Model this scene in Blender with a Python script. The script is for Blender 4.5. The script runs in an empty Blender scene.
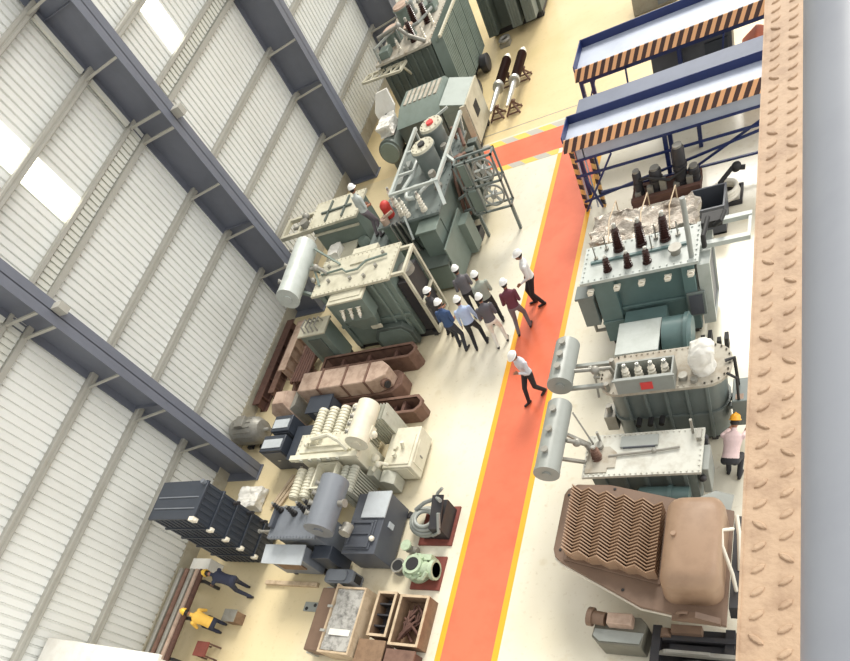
import bpy, bmesh, math, random
import numpy as np
from mathutils import Vector, Matrix
random.seed(7)
PI = math.pi
scene = bpy.context.scene
col = scene.collection

# ------------------------------------------------------------------ materials
def new_mat(name):
    m = bpy.data.materials.new(name); m.use_nodes = True
    nt = m.node_tree; nt.nodes.clear()
    out = nt.nodes.new('ShaderNodeOutputMaterial'); b = nt.nodes.new('ShaderNodeBsdfPrincipled')
    nt.links.new(b.outputs[0], out.inputs[0])
    return m, nt, b
def s2l(c):
    return tuple(((v / 12.92) if v <= .04045 else ((v + .055) / 1.055) ** 2.4) for v in c)
def rgb(r, g, b): return s2l((r / 255, g / 255, b / 255))
def P(name, c, rough=.55, metal=0., dirt=None, amount=.35, scale=2.5, bump=0., spec=.5):
    """painted / plain surface with procedural mottling towards a dirt colour"""
    m, nt, b = new_mat(name)
    b.inputs['Roughness'].default_value = rough; b.inputs['Metallic'].default_value = metal
    b.inputs['Specular IOR Level'].default_value = spec
    tc = nt.nodes.new('ShaderNodeTexCoord'); nz = nt.nodes.new('ShaderNodeTexNoise')
    nz.inputs['Scale'].default_value = scale; nz.inputs['Detail'].default_value = 6; nz.inputs['Roughness'].default_value = .65
    nt.links.new(tc.outputs['Object'], nz.inputs['Vector'])
    rp = nt.nodes.new('ShaderNodeValToRGB'); rp.color_ramp.elements[0].position = .45; rp.color_ramp.elements[1].position = .75
    d = dirt if dirt else tuple(v * .6 for v in c)
    rp.color_ramp.elements[0].color = (0, 0, 0, 1); rp.color_ramp.elements[1].color = (amount, amount, amount, 1)
    nt.links.new(nz.outputs['Fac'], rp.inputs[0])
    mx = nt.nodes.new('ShaderNodeMix'); mx.data_type = 'RGBA'
    mx.inputs[6].default_value = (*c, 1); mx.inputs[7].default_value = (*d, 1)
    nt.links.new(rp.outputs[0], mx.inputs[0]); nt.links.new(mx.outputs[2], b.inputs['Base Color'])
    if bump:
        n2 = nt.nodes.new('ShaderNodeTexNoise'); n2.inputs['Scale'].default_value = scale * 8; n2.inputs['Detail'].default_value = 4
        nt.links.new(tc.outputs['Object'], n2.inputs['Vector'])
        bp = nt.nodes.new('ShaderNodeBump'); bp.inputs['Strength'].default_value = bump; bp.inputs['Distance'].default_value = .02
        nt.links.new(n2.outputs['Fac'], bp.inputs['Height']); nt.links.new(bp.outputs[0], b.inputs['Normal'])
    return m
def stripes(name, c1, c2, pitch, ax=0, slope=1., duty=.5):
    """hazard bands running diagonally, from object coordinates"""
    m, nt, b = new_mat(name); b.inputs['Roughness'].default_value = .5
    tc = nt.nodes.new('ShaderNodeTexCoord'); sp = nt.nodes.new('ShaderNodeSeparateXYZ'); nt.links.new(tc.outputs['Object'], sp.inputs[0])
    def mt(op, a, bb):
        n = nt.nodes.new('ShaderNodeMath'); n.operation = op
        for i, v in enumerate((a, bb)):
            if isinstance(v, (int, float)): n.inputs[i].default_value = v
            else: nt.links.new(v, n.inputs[i])
        return n.outputs[0]
    o = [sp.outputs[0], sp.outputs[1], sp.outputs[2]]
    other = mt('ADD', o[(ax + 1) % 3], o[(ax + 2) % 3])
    v = mt('ADD', o[ax], mt('MULTIPLY', other, slope))
    f = mt('FRACT', mt('ADD', mt('DIVIDE', v, pitch), 50.), 0.)
    t = mt('LESS_THAN', f, duty)
    mx = nt.nodes.new('ShaderNodeMix'); mx.data_type = 'RGBA'
    mx.inputs[6].default_value = (*c1, 1); mx.inputs[7].default_value = (*c2, 1)
    nt.links.new(t, mx.inputs[0]); nt.links.new(mx.outputs[2], b.inputs['Base Color'])
    return m
def floor_mat():
    m, nt, b = new_mat('epoxy_floor')
    b.inputs['Roughness'].default_value = .26; b.inputs['Specular IOR Level'].default_value = .6
    tc = nt.nodes.new('ShaderNodeTexCoord')
    def noise(sc, det=5):
        n = nt.nodes.new('ShaderNodeTexNoise'); n.inputs['Scale'].default_value = sc; n.inputs['Detail'].default_value = det
        nt.links.new(tc.outputs['Object'], n.inputs['Vector']); return n.outputs['Fac']
    def ramp(src, p0, p1, v0=0., v1=1.):
        r = nt.nodes.new('ShaderNodeMapRange'); r.inputs[1].default_value = p0; r.inputs[2].default_value = p1
        r.inputs[3].default_value = v0; r.inputs[4].default_value = v1; nt.links.new(src, r.inputs[0]); return r.outputs[0]
    def math_(op, a, bb):
        n = nt.nodes.new('ShaderNodeMath'); n.operation = op
        for i, v in enumerate((a, bb)):
            if isinstance(v, (int, float)): n.inputs[i].default_value = v
            else: nt.links.new(v, n.inputs[i])
        return n.outputs[0]
    def mix(f, a, bb):
        n = nt.nodes.new('ShaderNodeMix'); n.data_type = 'RGBA'
        if isinstance(f, float): n.inputs[0].default_value = f
        else: nt.links.new(f, n.inputs[0])
        for i, v in ((6, a), (7, bb)):
            if isinstance(v, tuple): n.inputs[i].default_value = (*v, 1)
            else: nt.links.new(v, n.inputs[i])
        return n.outputs[2]
    sp = nt.nodes.new('ShaderNodeSeparateXYZ'); nt.links.new(tc.outputs['Object'], sp.inputs[0])
    base = mix(ramp(noise(.5), .4, .7), FLOOR_A, FLOOR_B)
    # the bay on the wall side has an older, yellower coat
    wob = math_('MULTIPLY', math_('SUBTRACT', noise(.7), .5), 2.5)
    y1 = ramp(math_('ADD', sp.outputs[0], wob), -11.3, -7.6, 1., 0.)
    base = mix(math_('MULTIPLY', y1, .75), base, FLOOR_Y)
    far = ramp(sp.outputs[1], 20.95, 21.0)
    base = mix(far, base, mix(ramp(noise(.6), .35, .7), FLOOR_T, FLOOR_Y))
    base = mix(ramp(noise(9., 8), .6, .74, 0., .3), base, rgb(176, 158, 122))   # scuffs
    base = mix(ramp(noise(2.2, 8), .6, .7, 0., .3), base, rgb(196, 180, 140))
    nt.links.new(base, b.inputs['Base Color'])
    return m
FLOOR_A = rgb(228, 222, 204); FLOOR_B = rgb(220, 212, 188); FLOOR_Y = rgb(214, 194, 146); FLOOR_T = rgb(226, 204, 158)

M = {}
M['floor'] = floor_mat()
M['lane'] = P('walkway_red', rgb(226, 116, 84), .26, dirt=rgb(206, 96, 66), amount=.6, scale=1.2)
M['lane_yellow'] = P('lane_yellow', rgb(238, 172, 44), .35, amount=.15)
M['hazard_floor'] = stripes('hazard_tape', rgb(236, 190, 80), rgb(176, 172, 160), .9, 0, 1.0, .5)
M['sheet'] = P('wall_sheet', rgb(230, 231, 226), .45, .0, rgb(206, 206, 198), .4, .8)
M['girt'] = P('girt_steel', rgb(168, 166, 157), .5, .0, rgb(150, 146, 132), .4, 3)
M['column'] = P('column_paint', rgb(108, 112, 123), .45, 0, rgb(90, 94, 104), .5, 1.2)
M['louvre'] = P('louvre_white', rgb(214, 214, 204), .5)
M['brick'] = P('dwarf_wall', rgb(176, 170, 152), .8, 0, rgb(140, 128, 104), .6, 3, .2)
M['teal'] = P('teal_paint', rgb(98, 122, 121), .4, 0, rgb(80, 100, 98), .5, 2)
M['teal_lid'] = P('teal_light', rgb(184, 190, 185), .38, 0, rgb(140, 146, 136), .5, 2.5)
M['grey_paint'] = P('grey_green_paint', rgb(112, 121, 118), .42, 0, rgb(84, 90, 86), .5, 2)
M['cons_grey'] = P('conservator_grey', rgb(148, 152, 147), .38, 0, rgb(116, 118, 108), .35, 2.5)
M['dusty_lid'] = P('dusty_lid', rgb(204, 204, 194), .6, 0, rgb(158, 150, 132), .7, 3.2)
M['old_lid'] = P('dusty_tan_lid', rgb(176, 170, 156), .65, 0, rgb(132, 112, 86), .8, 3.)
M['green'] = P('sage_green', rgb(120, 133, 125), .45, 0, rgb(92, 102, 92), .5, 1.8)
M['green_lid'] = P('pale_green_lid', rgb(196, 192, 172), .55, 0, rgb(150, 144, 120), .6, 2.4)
M['green_dark'] = P('dark_sage', rgb(90, 99, 93), .5, 0, rgb(64, 70, 64), .5, 2)
M['pale_green'] = P('pump_green', rgb(178, 194, 166), .5, 0, rgb(120, 130, 108), .6, 6)
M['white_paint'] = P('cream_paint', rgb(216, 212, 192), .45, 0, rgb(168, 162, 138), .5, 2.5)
M['white_shade'] = P('cream_paint_shaded', rgb(176, 176, 162), .5, 0, rgb(128, 126, 112), .5, 3)  # darker copy of the cream paint, shade put into the colour
M['bluegrey'] = P('blue_grey_paint', rgb(116, 121, 128), .4, 0, rgb(88, 92, 98), .5, 2)
M['bluegrey_light'] = P('blue_grey_light', rgb(182, 188, 192), .4, 0, rgb(150, 154, 154), .5, 2.5)
M['slate'] = P('slate_paint', rgb(80, 84, 92), .42, 0, rgb(62, 65, 72), .5, 2)
M['navy'] = P('navy_paint', rgb(54, 60, 70), .4, 0, rgb(42, 46, 54), .5, 2)
M['blue'] = P('deck_blue', rgb(34, 48, 98), .4, 0, rgb(26, 36, 70), .5, 2)
M['deck'] = P('deck_plate', rgb(172, 180, 196), .45, .1, rgb(140, 148, 166), .5, 1.5)
M['deck_dark'] = P('deck_grey', rgb(96, 104, 122), .5, .1, rgb(76, 84, 102), .5, 1.5)
M['hazard'] = stripes('hazard_band', rgb(236, 178, 128), rgb(70, 46, 42), .225, 0, -.32, .52)
M['hazard_post'] = stripes('hazard_post', rgb(230, 180, 110), rgb(60, 48, 48), .3, 2, .6, .5)
M['black_steel'] = P('black_steel', rgb(52, 52, 56), .5, .2, rgb(80, 70, 60), .4, 4)
M['dark'] = P('dark_rubber', rgb(36, 35, 36), .6)
M['porcelain'] = P('brown_porcelain', rgb(58, 36, 32), .22, 0, rgb(54, 34, 30), .4, 3)
M['white_porc'] = P('white_porcelain', rgb(228, 222, 206), .3)
M['steel'] = P('bright_steel', rgb(190, 190, 184), .35, .6, rgb(140, 134, 120), .4, 6)
M['dull_steel'] = P('dull_steel', rgb(150, 148, 140), .45, .3, rgb(110, 100, 84), .5, 5)
M['rust'] = P('rust', rgb(120, 92, 78), .8, 0, rgb(78, 54, 46), .8, 4, .25)
M['rust_light'] = P('rust_primer', rgb(184, 160, 142), .75, 0, rgb(126, 98, 82), .8, 3, .15)
M['rust_dark'] = P('dark_rust', rgb(96, 68, 58), .85, 0, rgb(60, 42, 38), .7, 5, .3)
M['maroon_plate'] = P('red_oxide', rgb(128, 66, 56), .7, 0, rgb(96, 56, 48), .6, 5)
M['wood'] = P('crate_wood', rgb(196, 176, 148), .75, 0, rgb(140, 116, 88), .7, 5, .1)
M['wood_dark'] = P('old_wood', rgb(134, 108, 84), .8, 0, rgb(92, 70, 54), .7, 5, .1)
M['brown'] = P('brown_machine', rgb(158, 130, 106), .5, 0, rgb(124, 98, 76), .6, 2.2)
M['brown_dark'] = P('brown_flange', rgb(118, 95, 78), .55, 0, rgb(92, 72, 58), .6, 2.5)
M['chequer'] = P('chequer_plate', rgb(186, 158, 130), .6, .0, rgb(140, 110, 86), .8, 9, .15)
M['rail'] = P('rail_blue_grey', rgb(142, 146, 154), .42, 0, rgb(118, 122, 132), .5, 3)
M['pump_olive'] = P('pump_olive', rgb(112, 110, 98), .5, 0, rgb(84, 80, 68), .6, 3)
M['foil'] = P('plastic_wrap', rgb(182, 174, 162), .2, .3, rgb(120, 100, 82), .95, 4.5, 1.)
M['cloth'] = P('white_sheet', rgb(226, 224, 216), .8, 0, rgb(200, 194, 180), .5, 3, .3)
M['red'] = P('red_paint', rgb(196, 60, 52), .5)
M['red_label'] = P('red_label', rgb(214, 72, 70), .5)
M['orange'] = P('orange_cover', rgb(242, 130, 92), .5)
M['yellow'] = P('yellow_hat', rgb(240, 196, 70), .35)
M['hat_orange'] = P('orange_hat', rgb(240, 168, 40), .35)
M['hat_white'] = P('white_hat', rgb(240, 240, 236), .3)
M['glassy'] = P('clear_film', rgb(186, 184, 178), .15, .2, rgb(84, 82, 80), .95, 6, .5)
def emis(name, c, s):
    m, nt, b = new_mat(name); b.inputs['Base Color'].default_value = (*c, 1)
    b.inputs['Emission Color'].default_value = (*c, 1); b.inputs['Emission Strength'].default_value = s; return m
M['skylight'] = emis('daylit_panel', rgb(255, 253, 240), 1.6)

# ------------------------------------------------------------------ geometry builder (world coordinates)
class B:
    def __init__(s): s.v = []; s.f = []; s.m = []; s.k = 0; s.parts = []
    def mat(s, i): s.k = i; return s
    def add(s, vs, fs):
        n = len(s.v); s.parts.append((n, len(vs), len(s.f), len(fs))); s.v += [tuple(v) for v in vs]
        for f in fs: s.f.append(tuple(i + n for i in f)); s.m.append(s.k)
        return s
    def box(s, x0, x1, y0, y1, z0, z1):
        x0, x1 = min(x0, x1), max(x0, x1); y0, y1 = min(y0, y1), max(y0, y1); z0, z1 = min(z0, z1), max(z0, z1)
        return s.add([(x0,y0,z0),(x1,y0,z0),(x1,y1,z0),(x0,y1,z0),(x0,y0,z1),(x1,y0,z1),(x1,y1,z1),(x0,y1,z1)],
                     [(0,3,2,1),(4,5,6,7),(0,1,5,4),(1,2,6,5),(2,3,7,6),(3,0,4,7)])
    def prism(s, pts, vec):
        """closed polygon of 3-D points pushed along vec"""
        n = len(pts); a = [Vector(p) for p in pts]; b = [p + Vector(vec) for p in a]
        nr = sum((a[i].cross(a[(i + 1) % n]) for i in range(n)), Vector())
        up = nr.dot(Vector(vec)) > 0
        fs = [tuple(range(n))[::-1], tuple(range(n, 2 * n))] if up else [tuple(range(n)), tuple(range(n, 2 * n))[::-1]]
        for i in range(n):
            j = (i + 1) % n
            fs.append((i, j, n + j, n + i) if up else (j, i, n + i, n + j))
        return s.add(a + b, fs)
    def poly(s, xy, z0, z1): return s.prism([(x, y, z0) for x, y in xy], (0, 0, z1 - z0))
    def rings(s, rs, cap=True):
        n = len(rs[0]); vs = [p for r in rs for p in r]; fs = []
        for i in range(len(rs) - 1):
            for j in range(n):
                k = (j + 1) % n; fs.append((i*n+j, i*n+k, (i+1)*n+k, (i+1)*n+j))
        if cap: fs.append(tuple(range(n))[::-1]); fs.append(tuple((len(rs)-1)*n + j for j in range(n)))
        return s.add(vs, fs)
    def cyl(s, p0, p1, r, r2=None, seg=16):
        return s.lathe(p0, p1, [(0, r), (1, r if r2 is None else r2)], seg)
    def lathe(s, p0, p1, prof, seg=16):
        """prof: (fraction along p0-p1, radius)"""
        p0, p1 = Vector(p0), Vector(p1); d = p1 - p0; a = d.normalized()
        u = a.orthogonal().normalized(); w = a.cross(u)
        return s.rings([[p0 + d * t + (u * math.cos(2*PI*j/seg) + w * math.sin(2*PI*j/seg)) * r for j in range(seg)] for t, r in prof])
    def tube(s, pts, r, seg=8):
        pts = [Vector(p) for p in pts]; rs = []; u = None
        for i, p in enumerate(pts):
            a = (pts[min(i+1, len(pts)-1)] - pts[max(i-1, 0)]).normalized()
            u = a.orthogonal().normalized() if u is None else (u - a * u.dot(a)).normalized()
            w = a.cross(u); rr = r[i] if isinstance(r, (list, tuple)) else r
            rs.append([p + (u * math.cos(2*PI*j/seg) + w * math.sin(2*PI*j/seg)) * rr for j in range(seg)])
        return s.rings(rs)
    def bar(s, p0, p1, w, h=None):
        """square bar between two points"""
        h = w if h is None else h; p0, p1 = Vector(p0), Vector(p1); a = (p1 - p0).normalized()
        u = Vector((0, 0, 1)).cross(a)
        u = u.normalized() if u.length > 1e-4 else Vector((1, 0, 0)); v = a.cross(u)
        q = lambda p: [p - u*w/2 - v*h/2, p + u*w/2 - v*h/2, p + u*w/2 + v*h/2, p - u*w/2 + v*h/2]
        return s.rings([q(p0), q(p1)])
    def ball(s, c, r, seg=14, ring=8, sc=(1, 1, 1)):
        c = Vector(c); rs = []
        for i in range(1, ring):
            t = PI * i / ring
            rs.append([c + Vector((math.sin(t)*math.cos(2*PI*j/seg)*r*sc[0], math.sin(t)*math.sin(2*PI*j/seg)*r*sc[1], -math.cos(t)*r*sc[2])) for j in range(seg)])
        return s.rings(rs)
    def torus(s, c, R, r, axis=(0, 0, 1), seg=28, sub=10, a0=0., a1=2*PI):
        c = Vector(c); a = Vector(axis).normalized(); u = a.orthogonal().normalized(); w = a.cross(u)
        full = abs(a1 - a0 - 2*PI) < 1e-3; n = seg if full else seg + 1; rs = []
        for i in range(n):
            t = a0 + (a1 - a0) * i / seg; d = u*math.cos(t) + w*math.sin(t)
            rs.append([c + d*(R + r*math.cos(2*PI*j/sub)) + a*r*math.sin(2*PI*j/sub) for j in range(sub)])
        if full: rs.append(rs[0])
        return s.rings(rs, cap=not full)

SPLIT = set('conservator_bracket lid_fitting stud breather fitting_block outlet_stub port support foot clamp pipe_stub bracket frames pipes winding_bars plate hole handle valve_cluster lifting_bracket leg lid_rib oil_pipe conduit side_latch corner_bracket base_rail control_box ladder brace top_rib door valve_block cooling_pipe stiffener band stay pipe_joint strut relay_box'.split())
def pieces(b):
    """the separate pieces of a builder: primitives whose boxes meet belong together"""
    A = np.array(b.v); bb = [(A[v:v+n].min(0) - .012, A[v:v+n].max(0) + .012) for v, n, f, k in b.parts]; par = list(range(len(bb)))
    def find(i):
        while par[i] != i: i = par[i]
        return i
    for i in range(len(bb)):
        for j in range(i):
            if (bb[i][0] < bb[j][1]).all() and (bb[j][0] < bb[i][1]).all(): par[find(i)] = find(j)
    gs = {}
    for i in range(len(bb)): gs.setdefault(find(i), []).append(i)
    out = []
    for ids in gs.values():
        nb = B()
        for i in ids:
            v, n, f, k = b.parts[i]
            for q in range(k): nb.m.append(b.m[f+q])
            base = len(nb.v); nb.parts.append((base, n, len(nb.f), k)); nb.v += b.v[v:v+n]
            nb.f += [tuple(x - v + base for x in fc) for fc in b.f[f:f+k]]
        out.append(nb)
    return out
def obj(name, b, mats, root=None, bev=0., smooth=True, label=None):
    if root and name in SPLIT and len(b.parts) > 1:
        ps = pieces(b)
        if len(ps) > 1: return [obj1(name, q, mats, root, bev, smooth, label) for q in ps][0]
    return obj1(name, b, mats, root, bev, smooth, label)
def obj1(name, b, mats, root=None, bev=0., smooth=True, label=None):
    """link builder b as one mesh; root = Empty/mesh it belongs to"""
    mats = mats if isinstance(mats, (list, tuple)) else [mats]
    me = bpy.data.meshes.new(name)
    off = world_of(root) if root else None
    if root is None:
        arr = np.array(b.v); c = Vector(((arr[:,0].min()+arr[:,0].max())/2, (arr[:,1].min()+arr[:,1].max())/2, arr[:,2].min())); off = c
    me.from_pydata([tuple(Vector(v) - off) for v in b.v], [], b.f)
    for m in mats: me.materials.append(m if not isinstance(m, str) else M[m])
    me.polygons.foreach_set('material_index', b.m)
    if smooth:
        me.polygons.foreach_set('use_smooth', [True] * len(b.f)); me.set_sharp_from_angle(angle=math.radians(38))
    me.update()
    o = bpy.data.objects.new(name, me); col.objects.link(o)
    if root: o.parent = root
    else: o.location = off
    if bev:
        md = o.modifiers.new('Bevel', 'BEVEL'); md.width = bev; md.segments = 2; md.limit_method = 'ANGLE'; md.angle_limit = math.radians(40)
    if label: o['label'] = label
    return o
def world_of(o):
    v = Vector(o.location)
    while o.parent: o = o.parent; v = v + Vector(o.location)
    return v
def tag(o, label, cat, group=None):
    o['label'] = label; o['category'] = cat
    if group: o['group'] = group
    return o
def thing(name, loc, label, cat, group=None):
    o = bpy.data.objects.new(name, None); col.objects.link(o); o.location = loc; o.empty_display_size = .2
    return tag(o, label, cat, group)
def struct(name, b, m, **k):
    o = obj(name, b, m, **k); o['kind'] = 'structure'; return o
def copy_tree(o, parent=None):
    c = o.copy(); col.objects.link(c)
    if parent: c.parent = parent
    for ch in list(o.children): copy_tree(ch, c)
    return c
def arc(cx, cy, r, a0, a1, n=8): return [(cx + r*math.cos(a0+(a1-a0)*i/n), cy + r*math.sin(a0+(a1-a0)*i/n)) for i in range(n+1)]
def rrect(x0, x1, y0, y1, r, n=5):
    return arc(x1-r, y0+r, r, -PI/2, 0, n) + arc(x1-r, y1-r, r, 0, PI/2, n) + arc(x0+r, y1-r, r, PI/2, PI, n) + arc(x0+r, y0+r, r, PI, 1.5*PI, n)
def bolts(b, x0, x1, y0, y1, z, pitch=.12, r=.018, h=.025):
    nx = max(2, int((x1-x0)/pitch)); ny = max(2, int((y1-y0)/pitch))
    for i in range(nx+1):
        x = x0 + (x1-x0)*i/nx
        for y in (y0, y1): b.cyl((x, y, z), (x, y, z+h), r, seg=6)
    for i in range(1, ny):
        y = y0 + (y1-y0)*i/ny
        for x in (x0, x1): b.cyl((x, y, z), (x, y, z+h), r, seg=6)

# ------------------------------------------------------------------ shared transformer parts
def bushing(root, base, tip, r, m='porcelain', name='bushing', sheds=9, label=None):
    base, tip = Vector(base), Vector(tip); b = B(); prof = [(0, r*1.15), (.06, r*1.15), (.06, r*.75)]
    for i in range(sheds):
        t = .1 + .75 * i / sheds; prof += [(t, r*.62), (t+.3/sheds*.75, r*(1.05-.3*i/sheds)), (t+.5/sheds*.75, r*.62)]
    prof += [(.87, r*.5)]
    b.lathe(base, tip, prof, 14)
    o = obj(name, b, m, root, label=label)
    t = B(); d = tip - base; t.cyl(base + d*.86, tip, r*.42, seg=10); t.cyl(base + d*.94, base + d*1.03, r*.2, seg=8)
    obj('terminal', t, 'steel', o)
    return o
def conservator(root, p0, p1, r, m, ports=3, side=(0, 0, 1), name='conservator', end=True):
    p0, p1 = Vector(p0), Vector(p1); b = B()
    b.lathe(p0, p1, [(-.02, r*.5), (0, r*.93), (.012, r), (.988, r), (1., r*.93), (1.02, r*.5)], 28)
    o = obj(name, b, m, root)
    d = (p1 - p0); L = d.length
    if end:
        f = B(); f.lathe(p0 - d.normalized()*.05, p0 + d.normalized()*.03, [(0, r*1.04), (1, r*1.04)], 28)
        f.lathe(p0 - d.normalized()*.08, p0 - d.normalized()*.04, [(0, r*.35), (1, r*.35)], 16)
        obj('end_flange', f, m, o)
    for i in range(ports):
        q = p0 + d * (.2 + .6 * i / max(1, ports-1)) + Vector(side) * r * .97
        c = B(); c.cyl(q, q + Vector(side)*.07, .055, seg=12); c.cyl(q + Vector(side)*.07, q + Vector(side)*.09, .07, seg=12)
        obj('filler_cap', c, 'dull_steel', o)
    return o
def radiator(root, x0, x1, y0, y1, z0, z1, m, n=8, axis='x', name='radiator'):
    """bank of thin pressed panels with a header pipe top and bottom"""
    b = B()
    for i in range(n):
        t = (i + .5) / n
        if axis == 'x':
            x = x0 + (x1-x0)*t; w = (x1-x0)/n*.36; b.prism([(x-w, y0, z0+.06), (x+w, y0, z0+.06), (x+w, y0, z1-.06), (x, y0, z1), (x-w, y0, z1-.06)], (0, y1-y0, 0))
        else:
            y = y0 + (y1-y0)*t; w = (y1-y0)/n*.36; b.prism([(x0, y-w, z0+.06), (x0, y+w, z0+.06), (x0, y+w, z1-.06), (x0, y, z1), (x0, y-w, z1-.06)], (x1-x0, 0, 0))
    o = obj(name, b, m, root)
    h = B()
    for z in (z0+.12, z1-.12):
        if axis == 'x': h.cyl((x0, (y0+y1)/2, z), (x1, (y0+y1)/2, z), .05, seg=10)
        else: h.cyl(((x0+x1)/2, y0, z), ((x0+x1)/2, y1, z), .05, seg=10)
    obj('header_pipe', h, m, o)
    return o
def lug(root, p, m='dull_steel', d=(0, -1, 0)):
    b = B(); p = Vector(p); d = Vector(d); u = Vector((0, 0, 1)).cross(d)
    b.prism([p - u*.07, p + u*.07, p + u*.05 + d*.16, p - u*.05 + d*.16], (0, 0, -.05))
    b.torus(p + d*.1 + Vector((0, 0, -.02)), .055, .02, axis=d, seg=12, sub=6)
    return obj('lifting_lug', b, m, root)
def base_frame(root, x0, x1, y0, y1, z1=.18, m='black_steel'):
    b = B()
    for y in (y0 + .18, y1 - .18): b.box(x0, x1, y-.09, y+.09, 0, z1)
    for x in (x0+.1, x1-.1): b.box(x-.06, x+.06, y0, y1, .04, z1)
    return obj('skid_base', b, m, root)
# ------------------------------------------------------------------ the hall
def struct0(name, b, m, **k):
    """structure whose object coordinates are the hall's own"""
    o = struct(name, b, m, **k); off = Vector(o.location)
    o.data.transform(Matrix.Translation(off)); o.location = (0, 0, 0); return o
WX = -16.0
struct0('floor', B().box(-16.6, 4.5, -4, 44, -.25, 0), 'floor')
b = B()
def sheet(b, x, y0, y1, z0, z1, p=.225, h=.06, skip=()):
    prof = []; y = y0
    while y < y1 - 1e-6:
        prof += [(x+h, y), (x+h, y+p*.7), (x, y+p*.76), (x, y+p*.95)]; y += p
    vs = [(px, py, z) for z in (z0, z1) for px, py in prof]; n = len(prof)
    fs = []
    for i in range(n-1):
        ym = (prof[i][1] + prof[i+1][1]) / 2
        if any(a < ym < c for a, c in skip): continue
        fs.append((i, n+i, n+i+1, i+1)[::-1])
    b.add(vs, fs)
bays = [1.2 + 6.82*k for k in range(0, 7)]
SKY = [y + 3.3 for y in bays[:-1]]
sheet(b, WX, -4, 44, .45, 6.55)
sheet(b, WX-.12, -4, 44, 6.9, 12.6, skip=[(y-.42, y+.42) for y in SKY])
b.box(WX-.25, WX-.2, -4, 44, .0, 12.7)
struct0('wall_left', b, 'sheet', smooth=False)
for i, y in enumerate(SKY):
    b = B(); sheet(b, WX-.11, y-.42, y+.42, 6.92, 12.6)
    o = struct0('window_%d' % (i+1), b, 'skylight', smooth=False)
struct0('baseboard_left', B().box(WX-.2, WX+.12, -4, 44, 0, .45), 'brick')
n = 0
for z in (1.9, 3.42, 4.82, 8.15, 9.6, 11.1):
    n += 1; b = B(); x = WX + .055
    b.prism([(x, -4, z-.085), (x+.15, -4, z-.085), (x+.165, -4, z-.07), (x+.165, -4, z-.02), (x+.15, -4, z-.012), (x+.15, -4, z+.012), (x+.165, -4, z+.02), (x+.165, -4, z+.07), (x+.15, -4, z+.085), (x, -4, z+.085)], (0, 48, 0))
    struct0('trim_%d' % n, b, 'girt', smooth=False)
b = B()                                                     # louvred vent strip between a pair of rails
for z0, z1, dx in ((6.4, 6.52, .2), (6.84, 6.92, .16)): b.box(WX-.02, WX+dx, -4, 44, z0, z1)
n += 1; struct0('trim_%d' % n, b, 'girt', smooth=False)
b = B(); y = -4
while y < 44:
    b.box(WX+.06, WX+.11, y, y+.12, 6.54, 6.82); y += .18
b.box(WX-.12, WX+.055, -4, 44, 6.5, 6.9)
n += 1; struct0('trim_%d' % n, b, 'louvre', smooth=False)
COLY = [1.08 + 6.82*k for k in range(1, 7)]
for y in COLY:
    b = B(); x0, x1 = WX+.06, -14.6
    b.box(x0, x1, y-.012, y+.012, 0, 12.6); b.box(x1-.03, x1, y-.25, y+.25, 0, 12.6); b.box(x0, x0+.03, y-.22, y+.22, 0, 12.6)
    for z in (3.5, 9.3): b.box(x0, x1, y-.1, y+.012, z, z+.015)
    b.box(x0-.02, x1+.05, y-.28, y+.28, 0, .04)
    c = struct('column', b, 'column', smooth=False)
    for z in (1.9, 3.42, 4.82, 8.15, 9.6, 11.1):
        r = B(); r.bar((WX+.2, y-.45, z), (x1-.03, y-.23, z+.02), .05, .05); obj('fly_brace', r, 'girt', c, smooth=False)
    r = B()
    for z in (6.46, 6.88): r.bar((WX+.2, y-.35, z), (x1-.03, y-.23, z), .06, .06)
    r.box(x1, x1+.3, y+.02, y+.2, 6.5, 6.72); obj('bracket', r, 'girt', c, smooth=False)
    r = B(); r.box(WX+.06, WX+.16, y-.33, y-.2, 6.95, 8.05); r.box(WX+.06, WX+.16, y-.33, y-.2, 8.27, 9.5); obj('downpipe', r, 'louvre', c, smooth=False)
# painted walkway, its yellow edges, the cross lane with hazard dashes
e = .004
def paint(n_, b, m): return struct0('trim_%d' % n_, b, m, smooth=False)
paint(20, B().box(-6.71, -5.5, -4, 20.6, 0, e), 'lane')
b = B(); b.box(-6.85, -6.71, -4, 19.2, 0, e); b.box(-5.5, -5.36, -4, 20.6, 0, e); paint(21, b, 'lane_yellow')
paint(22, B().box(-12.5, -6.71, 19.45, 20.6, 0, e), 'lane')
b = B(); b.box(-12.5, -6.85, 19.2, 19.45, 0, e); b.box(-12.5, -5.36, 20.6, 20.9, 0, e); paint(23, b, 'hazard_floor')
paint(24, B().box(-12.6, -5.3, 21.42, 21.45, 0, e), 'dull_steel')
# crane walkway the photograph is taken from
b = B(); PX0, PX1, PZ = -.106, 1.1, 9.75
b.box(PX0, PX1, -3, 30, PZ-.012, PZ)
def tread(b, cx, cy, ang):
    L, w, h = .0215, .0082, .0065; c, s = math.cos(ang), math.sin(ang)
    out = ((-L, 0), (-L*.6, -w*.8), (0, -w), (L*.6, -w*.8), (L, 0), (L*.6, w*.8), (0, w), (-L*.6, w*.8))
    b.rings([[(cx + c*a*k - s*q*k, cy + s*a*k + c*q*k, PZ+z) for a, q in out] for k, z in ((1, 0), (.9, h*.7), (.6, h))])
for j in range(0, 130):
    for i in range(4):
        cx = PX0 + .036 + i*.062; cy = .2 + j*.062 + (.031 if i % 2 else 0)
        tread(b, cx, cy, math.radians(38 if (j + 2*i) % 5 else -35))
b.mat(0).box(PX0-.006, PX0, -3, 30, PZ-.14, PZ+.004)
b.mat(2)
b.box(-.1, .9, -3, 30, PZ-.16, PZ-.145); b.box(.35, .4, -3, 30, 8.7, PZ-.16); b.box(.1, .65, -3, 30, 8.65, 8.7)
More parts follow.
